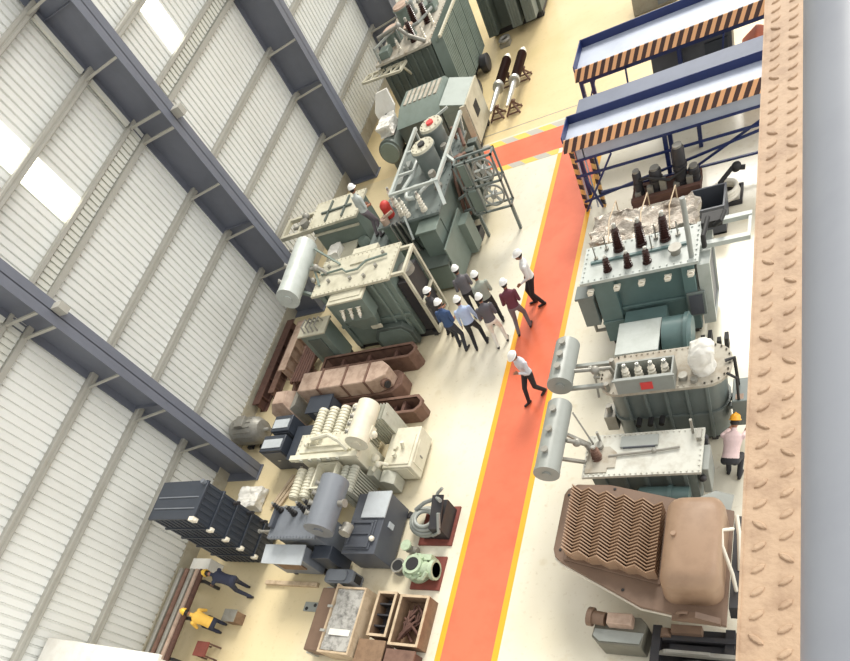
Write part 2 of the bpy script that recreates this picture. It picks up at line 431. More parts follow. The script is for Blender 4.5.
t = thing('crane_walkway', (0, 0, 8.65), 'long dusty tan chequer-plate walkway seen from above along the right edge', 'walkway')
obj('deck_plate', b, ['chequer', 'steel', 'column'], t, smooth=False)
b = B(); b.tube([(.071, -3, 10.68), (.071, 30, 10.68)], .062, 28)
o = obj('guard_rail', b, 'rail', t, label='blue-grey rail running beside the chequer plate')
for y in (-2.4, 14, 20, 26):
    r = B(); r.cyl((.09, y, PZ), (.09, y, 10.66), .025, seg=10); obj('rail_post', r, 'rail', o)

WALK = t; t.rotation_euler = (0, 0, math.radians(.9))
# ------------------------------------------------------------------ right-hand row, from the platform towards the camera
def platform(name, label, X0, X1, Y0, Y1, Z, base_extra=True):
    t = thing(name, ((X0+X1)/2, (Y0+Y1)/2, 0), label, 'platform', 'blue work platforms with hazard edges')
    obj('deck', B().box(X0, X1, Y0, Y1, Z-.06, Z), 'deck', t)
    f = B(); f.box(X0, X1, Y1-.03, Y1, Z, Z+.2); f.box(X0, X0+.03, Y0, Y1, Z, Z+.2); obj('toe_board', f, 'blue', t, label='dark blue toe board')
    f = B(); f.prism([(X0, Y0-.1, Z-.16), (X0, Y0-.07, Z-.16), (X0, Y0+.05, Z+.1), (X0, Y0+.02, Z+.1)], (X1-X0, 0, 0)); obj('hazard_edge', f, 'hazard', t, smooth=False, label='striped hazard edge')
    if base_extra: obj('fascia_beam', B().box(X0+.25, X1, Y0-.03, Y0+.05, Z-.46, Z-.18), 'deck', t)
    f = B(); f.box(X0, X1, Y1-.08, Y1, Z-.2, Z-.06); f.box(X0, X0+.08, Y0, Y1, Z-.2, Z-.06); f.box(X0+.2, X1, Y0-.05, Y0-.03, Z-.5, Z-.44) if base_extra else f.box(X0+.08, X1, Y0, Y0+.08, Z-.3, Z-.06); obj('frame', f, 'blue', t)
    return t
p2 = platform('work_platform', 'raised blue platform with striped hazard edge nearer the camera, behind the foil-wrapped load', -5.55, 1.2, 16.05, 16.92, 2.)
for x in (-5.42, -4.95): obj('leg', B().box(x-.05, x+.05, 16.1, 16.2, 0, 1.8), 'hazard_post', p2, label='hazard-striped leg')
for x, y in ((-5.45, 16.82), (-3.1, 16.82), (-.3, 16.82), (-3.1, 16.12), (-.3, 16.12)): obj('leg', B().box(x-.05, x+.05, y-.05, y+.05, 0, 1.8), 'blue', p2)
for (a, c) in (((-5.4, 16.0, 1.12), (1.1, 16.0, 1.12)), ((-5.4, 16.02, .35), (-.3, 15.98, 1.1)), ((-5.2, 15.98, 1.05), (-4.95, 16.0, .1)), ((-4.9, 16.03, .5), (1., 16.03, .4)), ((-3.1, 16.03, .2), (-.3, 16.03, 1.5)), ((-5.4, 15.97, .1), (-4.4, 15.97, 1.5))):
    f = B(); f.bar(a, c, .05); obj('brace', f, 'blue', p2)
obj('ladder', B().box(-5.3, -5.27, 16.02, 16.06, .1, 1.8).box(-5.1, -5.07, 16.02, 16.06, .1, 1.8), 'deck', p2)
f = B(); f.box(-5.4, 1.2, 17.0, 17.85, 1.92, 2.0); f.box(-5.4, 1.2, 17.0, 17.1, 1.75, 1.92)
pm = thing('step_deck', (-2, 17.5, 0), 'grey-blue deck filling the gap between the two hazard-edged platforms', 'platform')
obj('deck', f, 'deck_dark', pm)
for x in (-5.3, -2.5, .5): obj('leg', B().box(x-.05, x+.05, 17.5, 17.6, 0, 1.92), 'blue', pm)
p1 = platform('work_platform', 'raised blue platform with striped hazard edge, the farther one at the top of the frame', -5.72, 1.2, 19.1, 20.35, 2., False)
for x, y in ((-5.62, 19.18), (-5.62, 20.25), (-3.0, 19.18), (-3.0, 20.25), (-.4, 19.18), (-.4, 20.25)): obj('leg', B().box(x-.05, x+.05, y-.05, y+.05, 0, 1.8), 'blue', p1)
for a, c in (((-5.6, 19.0, 1.0), (-5.2, 19.0, 1.75)), ((-4.4, 19.02, 0.05), (-4.35, 19.02, 1.75)), ((-2., 19.0, 1.), (-1.9, 19.0, 1.75))):
    f = B(); f.bar(a, c, .045); obj('brace', f, 'blue', p1)
# below the farther platform
t = thing('control_cabinet', (-2.2, 19.6, 0), 'dark grey cabinet standing under the farther hazard-edged platform', 'cabinet')
obj('body', B().box(-3.9+.15, -1.75, 19.35, 19.95, 0, 1.6), 'slate', t, .02); obj('door', B().box(-2.4, -1.85, 19.32, 19.35, .1, 1.5), 'navy', t); obj('handle', B().box(-2.36, -2.33, 19.29, 19.32, .7, .9), 'steel', t)
t = thing('covered_motor', (-1.2, 19.3, 0), 'orange-covered machine under the farther platform beside the chequer walkway', 'machine')
obj('cover', B().prism([(-1.6, 19.1, .3), (-.9, 19.05, .3), (-.85, 19.1, 1.2), (-1.2, 19.12, 1.35), (-1.55, 19.15, 1.1)], (0, .6, 0)), 'orange', t, .04); obj('skid_base', B().box(-1.65, -.8, 19.05, 19.75, 0, .3), 'black_steel', t)
t = thing('cable_drum_cabinet', (-4.5, 25.2, 0), 'grey box beyond the farther blue platform at the top edge', 'cabinet')
obj('body', B().box(-5.2, -3.8, 25.3, 26.5, 0, 1.3), 'dull_steel', t, .03); obj('side_panel', B().box(-4.4, -3.9, 25.26, 25.3, .1, 1.2), 'bluegrey', t)
# machine standing before / under the near platform
t = thing('motor_test_rig', (-3.1, 15.5, 0), 'dark machine with upright cylinders on timber base below the near blue platform', 'machine')
b = B(); b.box(-4.0, -2.3, 15.3, 15.85, .3, .42); b.box(-4.0, -2.3, 15.25, 15.37, .42, .55); b.box(-4., -2.3, 15.75, 15.87, .42, .55)
for xx in (-3.8, -2.5): b.box(xx-.1, xx+.1, 15.3, 15.85, 0, .3)
b.box(-4.0, -2.3, 15.37, 15.75, .42, .5)
obj('timber_base', b, 'rust_dark', t, label='rusty brown base')
for x, y, r, h in ((-3.8, 15.55, .11, 1.1), (-3.35, 15.56, .15, 1.05), (-2.75, 15.56, .15, 1.45), (-2.45, 15.55, .13, .85)):
    b = B(); b.lathe((x, y, .5), (x, y, h), [(0, r*1.2), (.1, r*1.2), (.1, r), (.45, r), (.45, r*1.15), (.55, r*1.15), (.55, r), (.93, r), (1, r*.8)], 18); o = obj('cylinder', b, 'black_steel', t)
    b = B(); b.cyl((x, y, h), (x, y, h+.05), r*.75); obj('end_cap', b, 'dull_steel', o)
b = B(); b.tube([(-3.8, 15.5, .9), (-3.5, 15.35, 1.0), (-3., 15.35, .8), (-2.6, 15.4, .95)], .035); obj('hose', b, 'dark', t)
b = B()
for i in range(5): b.box(-3.9+i*.32, -3.75+i*.32, 15.38, 15.5, .5, .62+.1*(i % 3))
obj('fitting_block', b, 'dull_steel', t)
t = thing('hose_reel_frame', (-1.75, 15.3, 0), 'white hose coil on a steel frame under the near blue platform', 'hose')
b = B()
for dz in (.12, .19, .26): b.torus((-1.75, 15.2, dz+.05), .3-.03*(dz > .15), .05)
obj('hose_coil', b, 'white_porc', t)
b = B(); b.box(-2.15, -1.35, 14.9, 14.96, 0, .1); b.box(-2.15, -1.35, 15.5, 15.56, 0, .1); b.box(-2.15, -2.09, 14.96, 15.5, 0, .1); b.box(-1.41, -1.35, 14.96, 15.5, 0, .1); obj('frame', b, 'black_steel', t)
b = B(); b.tube([(-1.9, 15.4, .3), (-1.6, 15.6, .5), (-1.3, 15.6, .45)], .06); b.ball((-1.5, 15.62, .5), .12); obj('hose_nozzle', b, 'dark', t)
t = thing('steel_bin', (-2.1, 14.4, 0), 'open dark steel bin right of the foil-wrapped load', 'bin')
b = B(); b.box(-2.45, -1.65, 14.0, 14.04, 0, .75); b.box(-2.45, -1.65, 14.76, 14.8, 0, .75); b.box(-2.45, -2.41, 14.04, 14.76, 0, .75); b.box(-1.69, -1.65, 14.04, 14.76, 0, .75); b.box(-2.45, -1.65, 14.0, 14.8, 0, .05)
obj('body', b, 'slate', t); obj('handle', B().box(-2.2, -1.9, 13.96, 14.0, .5, .55), 'dull_steel', t)

# ---- foil-wrapped load
def lumpy(x0, x1, y0, y1, z0, z1, seed, amp=.07, rnd_=False):
    rnd = np.random.RandomState(seed); bm = bmesh.new()
    bmesh.ops.create_cube(bm, size=1.); bmesh.ops.subdivide_edges(bm, edges=bm.edges[:], cuts=23, use_grid_fill=True)
    from mathutils import noise
    b = B(); vs = []
    for v in bm.verts:
        if rnd_:
            q = v.co.copy(); q2 = q.normalized()*.5; v.co = Vector((q2.x*.75+q.x*.25, q2.y*.75+q.y*.25, q.z if q.z < 0 else q2.z))
            if q.z < 0: v.co.x = q2.x/max(.3, math.hypot(q2.x, q2.y))*.46 if math.hypot(q.x, q.y) > .3 else q.x; v.co.y = q2.y/max(.3, math.hypot(q2.x, q2.y))*.46 if math.hypot(q.x, q.y) > .3 else q.y
        p = Vector((x0 + (v.co.x+.5)*(x1-x0), y0 + (v.co.y+.5)*(y1-y0), z0 + (v.co.z+.5)*(z1-z0)))
        q = Vector((p.x*2.2, p.y*4., p.z*3.)) + Vector((seed, 0, 0)); d = noise.noise_vector(q) * amp + noise.noise_vector(q*3.1) * amp*.55
        if v.co.z < -.45: d.z = 0; d *= .3
        vs.append(p + d)
    b.add(vs, [tuple(x.index for x in f.verts) for f in bm.faces]); bm.free(); return b
t = thing('wrapped_radiator', (-3.2, 12.7, 0), 'bulky load wrapped in crinkled silvery plastic behind the teal transformer', 'wrapped load')
obj('wrapping', lumpy(-4.3, -2.08, 12.12, 13.1, .16, 1.9, 3, .11), 'foil', t)
base_frame(t, -4.2, -2.2, 12.25, 13.0, .16, 'wood_dark')
b = B()
for x in (-3.8, -3.1, -2.5): b.tube([(x, 12.0, .3), (x+.04, 11.99, 1.2), (x, 12.02, 2.06), (x-.05, 12.6, 2.12), (x, 13.28, 2.06), (x, 13.3, .4)], .014, 6)
obj('strap', b, 'wood', t)

# ---- teal transformer with brown bushings
t = thing('power_transformer', (-3.05, 11.3, 0), 'teal transformer with brown porcelain bushings on its pale lid', 'transformer')
b = B(); b.box(-4.02, -1.98, 11.02, 11.8, .18, 1.98); b.box(-4.05, -3.58, 10.9, 11.05, .18, 1.98); b.box(-2.2, -1.95, 10.9, 11.05, .18, 1.98)
b.box(-3.58, -2.2, 10.97, 11.02, 1.0, 1.08); b.box(-4.06, -3.57, 10.87, 10.9, .75, .83)
obj('tank', b, 'teal', t, .012)
b = B(); b.box(-4.28, -1.84, 10.84, 11.92, 1.98, 2.05); bolts(b, -4.22, -1.9, 10.9, 11.86, 2.05, .13)
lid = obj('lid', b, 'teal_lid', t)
b = B(); b.box(-4.1, -2.1, 11.36, 11.42, 2.05, 2.1); obj('lid_rib', b, 'teal', lid)
base_frame(t, -4.0, -2.0, 10.95, 11.8, .18)
for x, r, h in ((-3.52, .105, .6), (-3.04, .105, .6), (-2.55, .105, .62)): bushing(t, (x, 11.66, 2.05), (x, 11.72, 2.05+h), r)
for x in (-3.69, -3.25, -2.86): bushing(t, (x, 11.1, 2.05), (x, 11.14, 2.4), .085, sheds=5)
for x in (-4.08, -3.5, -2.98, -2.45, -2.0): lug(t, (x, 10.86, 1.86), 'white_porc')
b = B(); b.tube([(-1.98, 11.0, 2.05), (-1.98, 11.0, 2.9), (-1.99, 11.03, 3.35)], [.05, .05, .05], 12); obj('vent_pipe', b, 'cons_grey', t)
b = B(); b.cyl((-2.3, 11.2, 2.05), (-2.3, 11.2, 2.16), .1); b.cyl((-2.3, 11.2, 2.16), (-2.3, 11.2, 2.2), .13); obj('relief_valve', b, 'dull_steel', t)
b = B()
for x, y in ((-4.0, 11.5), (-3.8, 11.75), (-3.3, 11.3), (-2.8, 11.45), (-2.75, 11.75), (-2.3, 11.7)): b.cyl((x, y, 2.05), (x, y, 2.4), .016, seg=6); b.cyl((x, y, 2.05), (x, y, 2.1), .05, seg=8)
obj('stud', b, 'dull_steel', t)
b = B()
for y in (11.35, 11.95): b.box(-1.95, -.92, y-.055, y+.055, 1.92, 2.02)
b.box(-.98, -.92, 11.4, 11.9, 1.94, 2.0)
r_ = obj('support_rail', b, 'teal_lid', t)
b = B(); b.box(-1.85, -1.45, 11.75, 12.05, 2.02, 2.16); b.tube([(-1.75, 11.2, 2.05), (-1.75, 11.2, 2.3), (-1.7, 11.7, 2.3)], .05, 10); b.tube([(-1.6, 11.7, 2.1), (-1.45, 11.6, 2.25), (-1.4, 11.85, 2.25)], .045); obj('breather', b, 'dark', r_)
o = obj('cooler_frame', B().box(-1.9, -1.86, 10.95, 11.9, .25, 1.85).box(-1.86, -1.66, 10.95, 11.02, .25, 1.85).box(-1.86, -1.66, 11.83, 11.9, .25, 1.85).box(-1.86, -1.66, 11.02, 11.83, 1.78, 1.85).box(-1.86, -1.66, 11.02, 11.83, .25, .32), 'teal_lid', t)
obj('cooler_core', B().box(-1.86, -1.7, 11.02, 11.83, .32, 1.78), 'slate', o)
b = B(); b.box(-2.17, -1.8, 10.84, 10.9, .62, 1.25); o = obj('marshalling_box', b, 'grey_paint', t, .015); obj('door', B().box(-2.12, -1.85, 10.82, 10.84, .68, 1.2), 'slate', o)
b = B(); b.box(-4.45, -4.1, 10.85, 11.2, .8, 1.62); b.box(-4.5, -4.06, 10.82, 11.23, 1.62, 1.68); obj('side_box', b, 'grey_paint', t, .01)
b = B(); b.tube([(-4.3, 11.0, .8), (-4.3, 11.0, .5), (-4.05, 11.05, .45)], .045); obj('drain_pipe', b, 'dull_steel', t)
b = B(); b.box(-3.45, -2.65, 9.45, 10.25, .5, 1.24); b.box(-3.5, -2.6, 10.25, 10.92, .55, 1.0); o = obj('cable_box', b, 'teal', t, .012)
obj('cover', B().box(-3.5, -2.6, 9.4, 10.28, 1.24, 1.3), 'teal_lid', o, .008); obj('support', B().box(-3.4, -3.3, 9.5, 9.6, 0, .5).box(-2.8, -2.7, 9.5, 9.6, 0, .5).box(-3.4, -3.3, 10.1, 10.2, 0, .5).box(-2.8, -2.7, 10.1, 10.2, 0, .5), 'teal', o)
b = B(); b.lathe((-2.58, 10.05, .95), (-2.0, 10.05, .95), [(0, .4), (.75, .4), (.75, .44), (.88, .44), (.88, .38), (1, .34)], 24); o = obj('tap_changer_drum', b, 'teal', t)
obj('support', B().box(-2.45, -2.2, 9.9, 10.2, 0, .57), 'black_steel', o)
b = B()
for i in range(5): b.box(-2.1+.16*i, -2.02+.16*i, 10.3+.07*(i % 2), 10.5, 0, .25+.12*(i % 3))
obj('valve_cluster', b, 'dark', t)

# ---- grey oval-tank transformer
def obround(x0, x1, y0, y1, n=10):
    r = (y1-y0)/2; cy = (y0+y1)/2
    return arc(x1-r, cy, r, -PI/2, PI/2, n) + arc(x0+r, cy, r, PI/2, 1.5*PI, n)
t = thing('distribution_transformer', (-2.3, 8.35, 0), 'grey oval-tank transformer with dusty lid and four white bushings in a box', 'transformer')
b = B(); b.poly(rrect(-3.38, -1.2, 7.95, 8.7, .33), .15, 1.83); b.poly(rrect(-3.42, -1.16, 7.91, 8.74, .36), .9, .97)
for x in (-3.0, -2.62, -2.24, -1.86, -1.5): b.box(x-.025, x+.025, 7.88, 7.96, .2, 1.8)
obj('tank', b, 'grey_paint', t)
b = B(); b.poly(rrect(-3.5, -1.08, 7.83, 8.8, .42), 1.83, 1.9)
for i in range(46):
    pts = rrect(-3.46, -1.12, 7.87, 8.76, .4); k = pts[i % len(pts)]; b.cyl((k[0], k[1], 1.9), (k[0], k[1], 1.925), .018, seg=6)
nb = 15
for i in range(nb):
    x = -3.05 + 1.5*i/(nb-1)
    for y in (7.87, 8.76): b.cyl((x, y, 1.9), (x, y, 1.925), .018, seg=6)
obj('lid', b, 'old_lid', t)
base_frame(t, -3.2, -1.4, 7.95, 8.7, .15)
b = B(); x0, x1, y0, y1 = -3.08, -2.02, 7.83, 8.25
b.box(x0, x1, y0, y0+.03, 1.9, 2.32); b.box(x0, x1, y1-.03, y1, 1.9, 2.32); b.box(x0, x0+.03, y0+.03, y1-.03, 1.9, 2.32); b.box(x1-.03, x1, y0+.03, y1-.03, 1.9, 2.32)
b.box(x0-.03, x1+.03, y0-.03, y0, 2.28, 2.32)
o = obj('bushing_box', b, 'cons_grey', t)
obj('warning_label', B().box(-2.62, -2.4, y0-.012, y0, 1.98, 2.17), 'red_label', o, label='red warning label')
for x in (-2.9, -2.66, -2.42, -2.18): bushing(t, (x, 8.04, 1.9), (x, 8.08, 2.42), .085, 'white_porc', sheds=5)
b = lumpy(-1.8, -1.32, 8.0, 8.5, 1.9, 2.58, 11, .06, True); obj('wrapped_turret', b, 'cloth', t, label='turret wrapped in white sheet')
conservator(t, (-4.14, 7.9, 2.32), (-4.14, 8.9, 2.32), .245, 'cons_grey', 3)
b = B()
for y in (8.05, 8.6): b.bar((-4.25, y, 1.98), (-3.3, y, 1.96), .07)
for y in (8.05, 8.6): b.bar((-4.14, y, 2.0), (-4.14, y, 2.1), .1)
obj('conservator_bracket', b, 'cons_grey', t)
b = B(); b.tube([(-3.92, 8.2, 2.3), (-3.5, 8.22, 2.25), (-3.25, 8.3, 2.15), (-3.2, 8.3, 1.9)], .04, 10); b.ball((-3.5, 8.2, 2.25), .09); b.ball((-3.62, 8.3, 2.2), .06); obj('oil_pipe', b, 'dull_steel', t)
b = B(); b.cyl((-1.9, 8.05, 1.9), (-1.9, 8.05, 2.0), .08); b.cyl((-1.7, 7.95, 1.9), (-1.7, 7.95, 1.98), .06); b.cyl((-3.25, 8.5, 1.9), (-3.25, 8.5, 2.15), .05); b.cyl((-3.3, 7.98, 1.9), (-3.3, 7.98, 2.08), .05)
obj('lid_fitting', b, 'dull_steel', t)
b = B(); b.box(-1.12, -.85, 7.95, 8.5, .45, 1.2); o = obj('control_box', b, 'grey_paint', t, .015); obj('bracket', B().box(-1.22, -1.1, 8.1, 8.2, .8, .9).box(-1.22, -1.1, 8.3, 8.4, .8, .9), 'grey_paint', o)
obj('name_plate', B().box(-1.06, -.92, 8.0, 8.12, 1.2, 1.206), 'rust_light', o)
b = B(); b.tube([(-1.2, 8.3, 1.95), (-1.05, 8.35, 1.95), (-1.02, 8.35, 1.2)], .03); b.tube([(-1.15, 8.0, 1.96), (-1.0, 8.0, 1.8), (-1.0, 8.0, 1.2)], .025); obj('conduit', b, 'dark', t)
b = B(); b.box(-3.62, -3.38, 8.05, 8.4, .5, .95); b.cyl((-3.5, 8.2, .95), (-3.5, 8.2, 1.15), .06); obj('valve_block', b, 'dull_steel', t)
b = B()
for x in (-2.85, -2.62, -2.4): b.cyl((x, 7.9, 1.0), (x, 7.72, 1.0), .055)
obj('outlet_stub', b, 'dark', t)
t = thing('steel_trestle', (-3.95, 9.75, 0), 'small open grey trestle behind the upper conservator on the right', 'trestle')
b = B()
for x in (-4.15, -3.8):
    b.bar((x, 9.4, 0), (x, 9.6, .5), .04); b.bar((x, 9.95, 0), (x, 9.75, .5), .04); b.bar((x, 9.55, .5), (x, 9.8, .5), .05)
b.bar((-4.15, 9.55, .5), (-3.8, 9.55, .5), .05); b.bar((-4.15, 9.8, .5), (-3.8, 9.8, .5), .05)
obj('frame', b, 'dull_steel', t)

# ---- grey flat-lid transformer in front of it
t = thing('distribution_transformer', (-2.6, 6.7, 0), 'grey transformer with large flat bolted lid, between oval tank and brown finned machine', 'transformer')
b = B(); b.box(-3.55, -1.62, 6.36, 7.08, .15, 1.43)
for x in (-3.3, -2.9, -2.5, -2.1, -1.8): b.box(x-.03, x+.03, 6.3, 6.36, .2, 1.4); b.box(x-.03, x+.03, 7.08, 7.14, .2, 1.4)
obj('tank', b, 'grey_paint', t)
b = B(); b.box(-3.68, -1.5, 6.24, 7.2, 1.43, 1.5); bolts(b, -3.64, -1.54, 6.28, 7.16, 1.5, .1, .017)
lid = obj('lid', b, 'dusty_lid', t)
b = B(); b.box(-3.0, -2.3, 6.86, 7.1, 1.5, 1.55); b.mat(1).box(-2.95, -2.35, 6.84, 6.86, 1.5, 1.55); obj('cover_plate', b, ['cons_grey', 'slate'], lid)
b = B(); b.tube([(-3.2, 6.67, 1.54), (-2.2, 6.74, 1.54), (-1.9, 6.78, 1.54)], .022); b.ball((-2.35, 6.73, 1.55), .05); obj('lid_pipe', b, 'dull_steel', lid)
b = B(); b.poly([(-3.62, 6.32), (-3.2, 6.32), (-3.2, 6.42), (-3.05, 6.42), (-3.05, 6.75), (-3.2, 6.9), (-3.62, 6.9)], 1.5, 1.53); obj('patch_plate', b, 'old_lid', lid)
bushing(t, (-3.42, 6.66, 1.5), (-3.44, 6.72, 1.82), .1, 'rust', sheds=4)
b = B(); b.cyl((-3.4, 7.02, 1.5), (-3.4, 7.02, 1.85), .025); b.cyl((-3.4, 6.9, 1.5), (-3.4, 6.9, 1.62), .08); b.cyl((-1.7, 7.1, 1.5), (-1.7, 7.1, 1.9), .025); b.box(-1.62, -1.54, 6.9, 7.1, 1.5, 1.62); obj('stud', b, 'dull_steel', t)
base_frame(t, -3.5, -1.7, 6.35, 7.1, .15)
conservator(t, (-4.14, 6.0, 2.12), (-4.14, 7.55, 2.12), .245, 'cons_grey', 3)
b = B(); b.bar((-4.1, 6.5, 1.82), (-3.6, 6.6, 1.46), .06); b.bar((-4.1, 7.1, 1.82), (-3.6, 7.0, 1.46), .06); b.bar((-3.86, 7.35, 2.1), (-3.55, 7.0, 1.5), .03); obj('conservator_bracket', b, 'dull_steel', t)
b = B(); b.tube([(-3.87, 6.7, 2.1), (-3.7, 6.75, 1.95), (-3.6, 6.8, 1.8), (-3.55, 6.8, 1.5)], .045, 10); b.ball((-3.72, 6.75, 1.95), .09); obj('oil_pipe', b, 'dull_steel', t)
b = B(); b.lathe((-2.7, 6.12, .9), (-1.75, 6.12, .9), [(0, .15), (.05, .2), (.6, .2), (.6, .22), (.68, .22), (.68, .19), (1, .17)], 18); obj('tap_changer_drum', b, 'teal', t)
b = B(); b.box(-1.54, -1.4, 6.38, 6.92, .55, 1.36); b.box(-1.62, -1.54, 6.5, 6.6, 1.0, 1.1); obj('control_box', b, 'cons_grey', t, .015)
b = B(); b.box(-1.56, -1.46, 6.98, 7.15, .6, 1.3); b.ball((-1.5, 6.3, 1.2), .07); b.ball((-1.5, 7.05, 1.4), .06); obj('valve_cluster', b, 'black_steel', t)

# ---- brown finned machine
t = thing('finned_tank', (-2.5, 4.9, 0), 'dusty brown machine with zigzag cooling fins and a smooth domed hood', 'machine')
Z = 1.45
poly = [(-3.92, 6.02), (-3.98, 5.9), (-4.0, 4.72), (-3.94, 4.56), (-3.8, 4.45), (-2.27, 3.66), (-.92, 3.42), (-.92, 5.48), (-3.1, 6.08), (-3.75, 6.12)]
b = B(); b.poly(poly, Z-.09, Z)
b.mat(1)
for i in range(len(poly)):
    pass
for (x, y) in ((-3.88, 5.88), (-3.86, 4.7), (-2.6, 3.95), (-1.2, 3.55), (-3.0, 5.98)): b.cyl((x, y, Z), (x, y, Z+.02), .03, seg=8)
obj('flange_plate', b, ['brown_dark', 'dark'], t, .02)
obj('rim', B().prism([(p[0]*1.006-.0, p[1] - (.02 if p[1] < 4.8 else 0), Z-.12) for p in poly], (0, 0, .03)), 'white_porc', t)
# fin block: parallelogram footprint, fins zigzag along X and repeat along Y
b = B(); NF = 21
def fy(x, s): # s 0..1 from near to far, x world
    k = (x + 3.72) / 1.75
    return (4.52 + s*1.36) - k * (.42 + .02*s)
fin = obj('fin_block', B().prism([(-3.76, fy(-3.76, -.03), Z), (-1.98, fy(-1.98, -.03), Z), (-1.98, fy(-1.98, 1.03), Z), (-3.76, fy(-3.76, 1.03), Z)], (0, 0, .04)), 'brown_dark', t, .01)
for i in range(NF):
    s = (i + .5) / NF; top = []; bot = []; NX = 11
    for q in range(NX):
        x = -3.7 + 1.68 * q / (NX-1); zz = Z + (.42 if q % 2 == 0 else .3); y = fy(x, s) + (.022 if q % 2 == 0 else -.02)
        top.append((x, y, zz)); bot.append((x, y, Z+.03))
    b = B(); w = .0125
    for q in range(NX-1):
        a, c = top[q], top[q+1]; a0, c0 = bot[q], bot[q+1]
        b.rings([[(a0[0], a0[1]-w, a0[2]), (a0[0], a0[1]+w, a0[2]), (a[0], a[1]+w, a[2]), (a[0], a[1]-w, a[2])], [(c0[0], c0[1]-w, c0[2]), (c0[0], c0[1]+w, c0[2]), (c[0], c[1]+w, c[2]), (c[0], c[1]-w, c[2])]])
    obj('fin', b, 'brown', fin)
rs = []
for z, g in ((0, 0), (.55, .02), (.72, .06), (.82, .14), (.87, .26)):
    rs.append([(x, y, Z+z) for x, y in rrect(-1.92+g, -.98-g*.4, 3.74+g, 5.4-g, .22, 5)])
b = B(); b.rings(rs); b.cyl((-1.7, 4.6, Z+.8), (-1.7, 4.6, Z+.9), .04)
obj('hood', b, 'brown', t)
b = B(); b.poly([(-3.6, 5.75), (-3.6, 4.75), (-2.2, 4.1), (-1.15, 3.95), (-1.15, 5.2), (-3.0, 5.8)], .3, Z-.1); obj('tank', b, 'brown_dark', t, .02)
b = B()
for x, y in ((-3.3, 5.1), (-2.0, 4.4), (-1.5, 5.0)): b.box(x-.12, x+.12, y-.35, y+.35, 0, .3)
obj('skid_base', b, 'black_steel', t)
b = B(); b.prism([(-1.75, 3.45, Z), (-1.0, 3.4, Z), (-1.0, 3.4, Z+.12), (-1.35, 3.42, Z+.3), (-1.6, 3.44, Z+.12)], (0, .1, 0)); b.torus((-1.55, 3.52, Z+.16), .08, .03, axis=(0, 1, 0), seg=14, sub=6); obj('lifting_bracket', b, 'brown_dark', t)
b = B(); b.torus((-1.3, 5.75, 1.25), .13, .05); b.prism([(-1.75, 5.6, 1.3), (-1.0, 5.45, 1.3), (-.95, 5.85, 1.3), (-1.25, 5.95, 1.3), (-1.6, 5.78, 1.3)], (0, 0, .04)); obj('guard_cover', b, 'cons_grey', t)
b = B(); b.tube([(-.88, 4.9, 1.9), (-1.02, 4.75, 2.15), (-1.0, 4.5, 2.1), (-.86, 4.2, 1.7), (-.8, 4.0, 1.3)], .03); b.tube([(-.85, 5.2, 1.8), (-.8, 4.9, 1.7), (-.78, 4.4, 1.4)], .035); obj('hose', b, 'white_porc', t)
b = B(); b.box(-.91, -.75, 3.75, 5.4, .9, 1.4)
for i in range(6): b.bar((-.9, 3.8+.3*i, .9), (-.7, 3.95+.3*i, 1.6), .04)
obj('side_frame', b, 'black_steel', t)

# ---- small grey pump box and the black frames below it
t = thing('filter_pump', (-2.8, 3.55, 0), 'small grey box with round outlet below the brown finned machine', 'pump')
b = B(); b.poly([(-3.25, 3.3), (-3.12, 3.18), (-2.35, 3.18), (-2.28, 3.6), (-2.4, 3.72), (-3.2, 3.75)], .06, .72); o = obj('body', b, 'pump_olive', t, .015)
obj('lid', B().poly([(-3.22, 3.32), (-3.1, 3.22), (-2.38, 3.22), (-2.32, 3.42), (-3.2, 3.45)], .72, .75), 'cons_grey', o)
obj('motor_cover', B().box(-2.95, -2.5, 3.48, 3.7, .72, .98), 'rust_light', t, .02)
b = B(); b.lathe((-3.0, 3.6, .85), (-3.32, 3.64, .85), [(0, .13), (.7, .13), (.7, .18), (1, .18)], 18); b.cyl((-3.32, 3.64, .85), (-3.33, 3.64, .85), .12); obj('outlet', b, 'brown_dark', t)
b = B()
for x, y in ((-3.1, 3.26), (-2.45, 3.26), (-3.1, 3.65), (-2.45, 3.6)): b.cyl((x, y, 0), (x, y, .06), .05)
obj('foot', b, 'dark', t)
t = thing('steel_frame_stack', (-1.5, 3.0, 0), 'stack of black steel channels below the brown machine, beside the chequer walkway', 'steel frames')
b = B(); b.box(-2.15, -.7, 2.9, 3.05, 0, .45); b.box(-2.15, -.7, 3.5, 3.65, 0, .45); b.box(-2.2, -2.05, 2.9, 3.65, .45, .6); b.box(-1.0, -.85, 2.9, 3.65, .45, .6); b.box(-2.15, -.7, 2.45, 2.6, 0, .4); b.box(-1.9, -.7, 3.2, 3.35, .3, .5); b.box(-2.15, -.6, 2.2, 3.65, 0, .06); obj('base_channel', b, 'black_steel', t)
b = B(); b.prism([(-2.05, 3.1, .6), (-.7, 3.1, .6), (-.75, 3.1, .75), (-1.95, 3.1, .75)], (0, .07, 0)); b.box(-1.9, -1.2, 3.11, 3.16, .75, .8); obj('top_channel', b, 'dull_steel', t)
b = B(); b.bar((-1.9, 2.95, .62), (-1.4, 2.97, .85), .04); b.bar((-1.4, 2.97, .85), (-1.1, 3.0, .62), .04); b.bar((-2.0, 3.4, .65), (-.8, 3.42, .65), .09); obj('strut', b, 'black_steel', t)
b = B(); b.box(-1.85, -1.35, 3.45, 3.6, .6, .85); b.cyl((-1.95, 3.55, .7), (-1.95, 3.4, .7), .09); obj('gearbox', b, 'brown_dark', t)
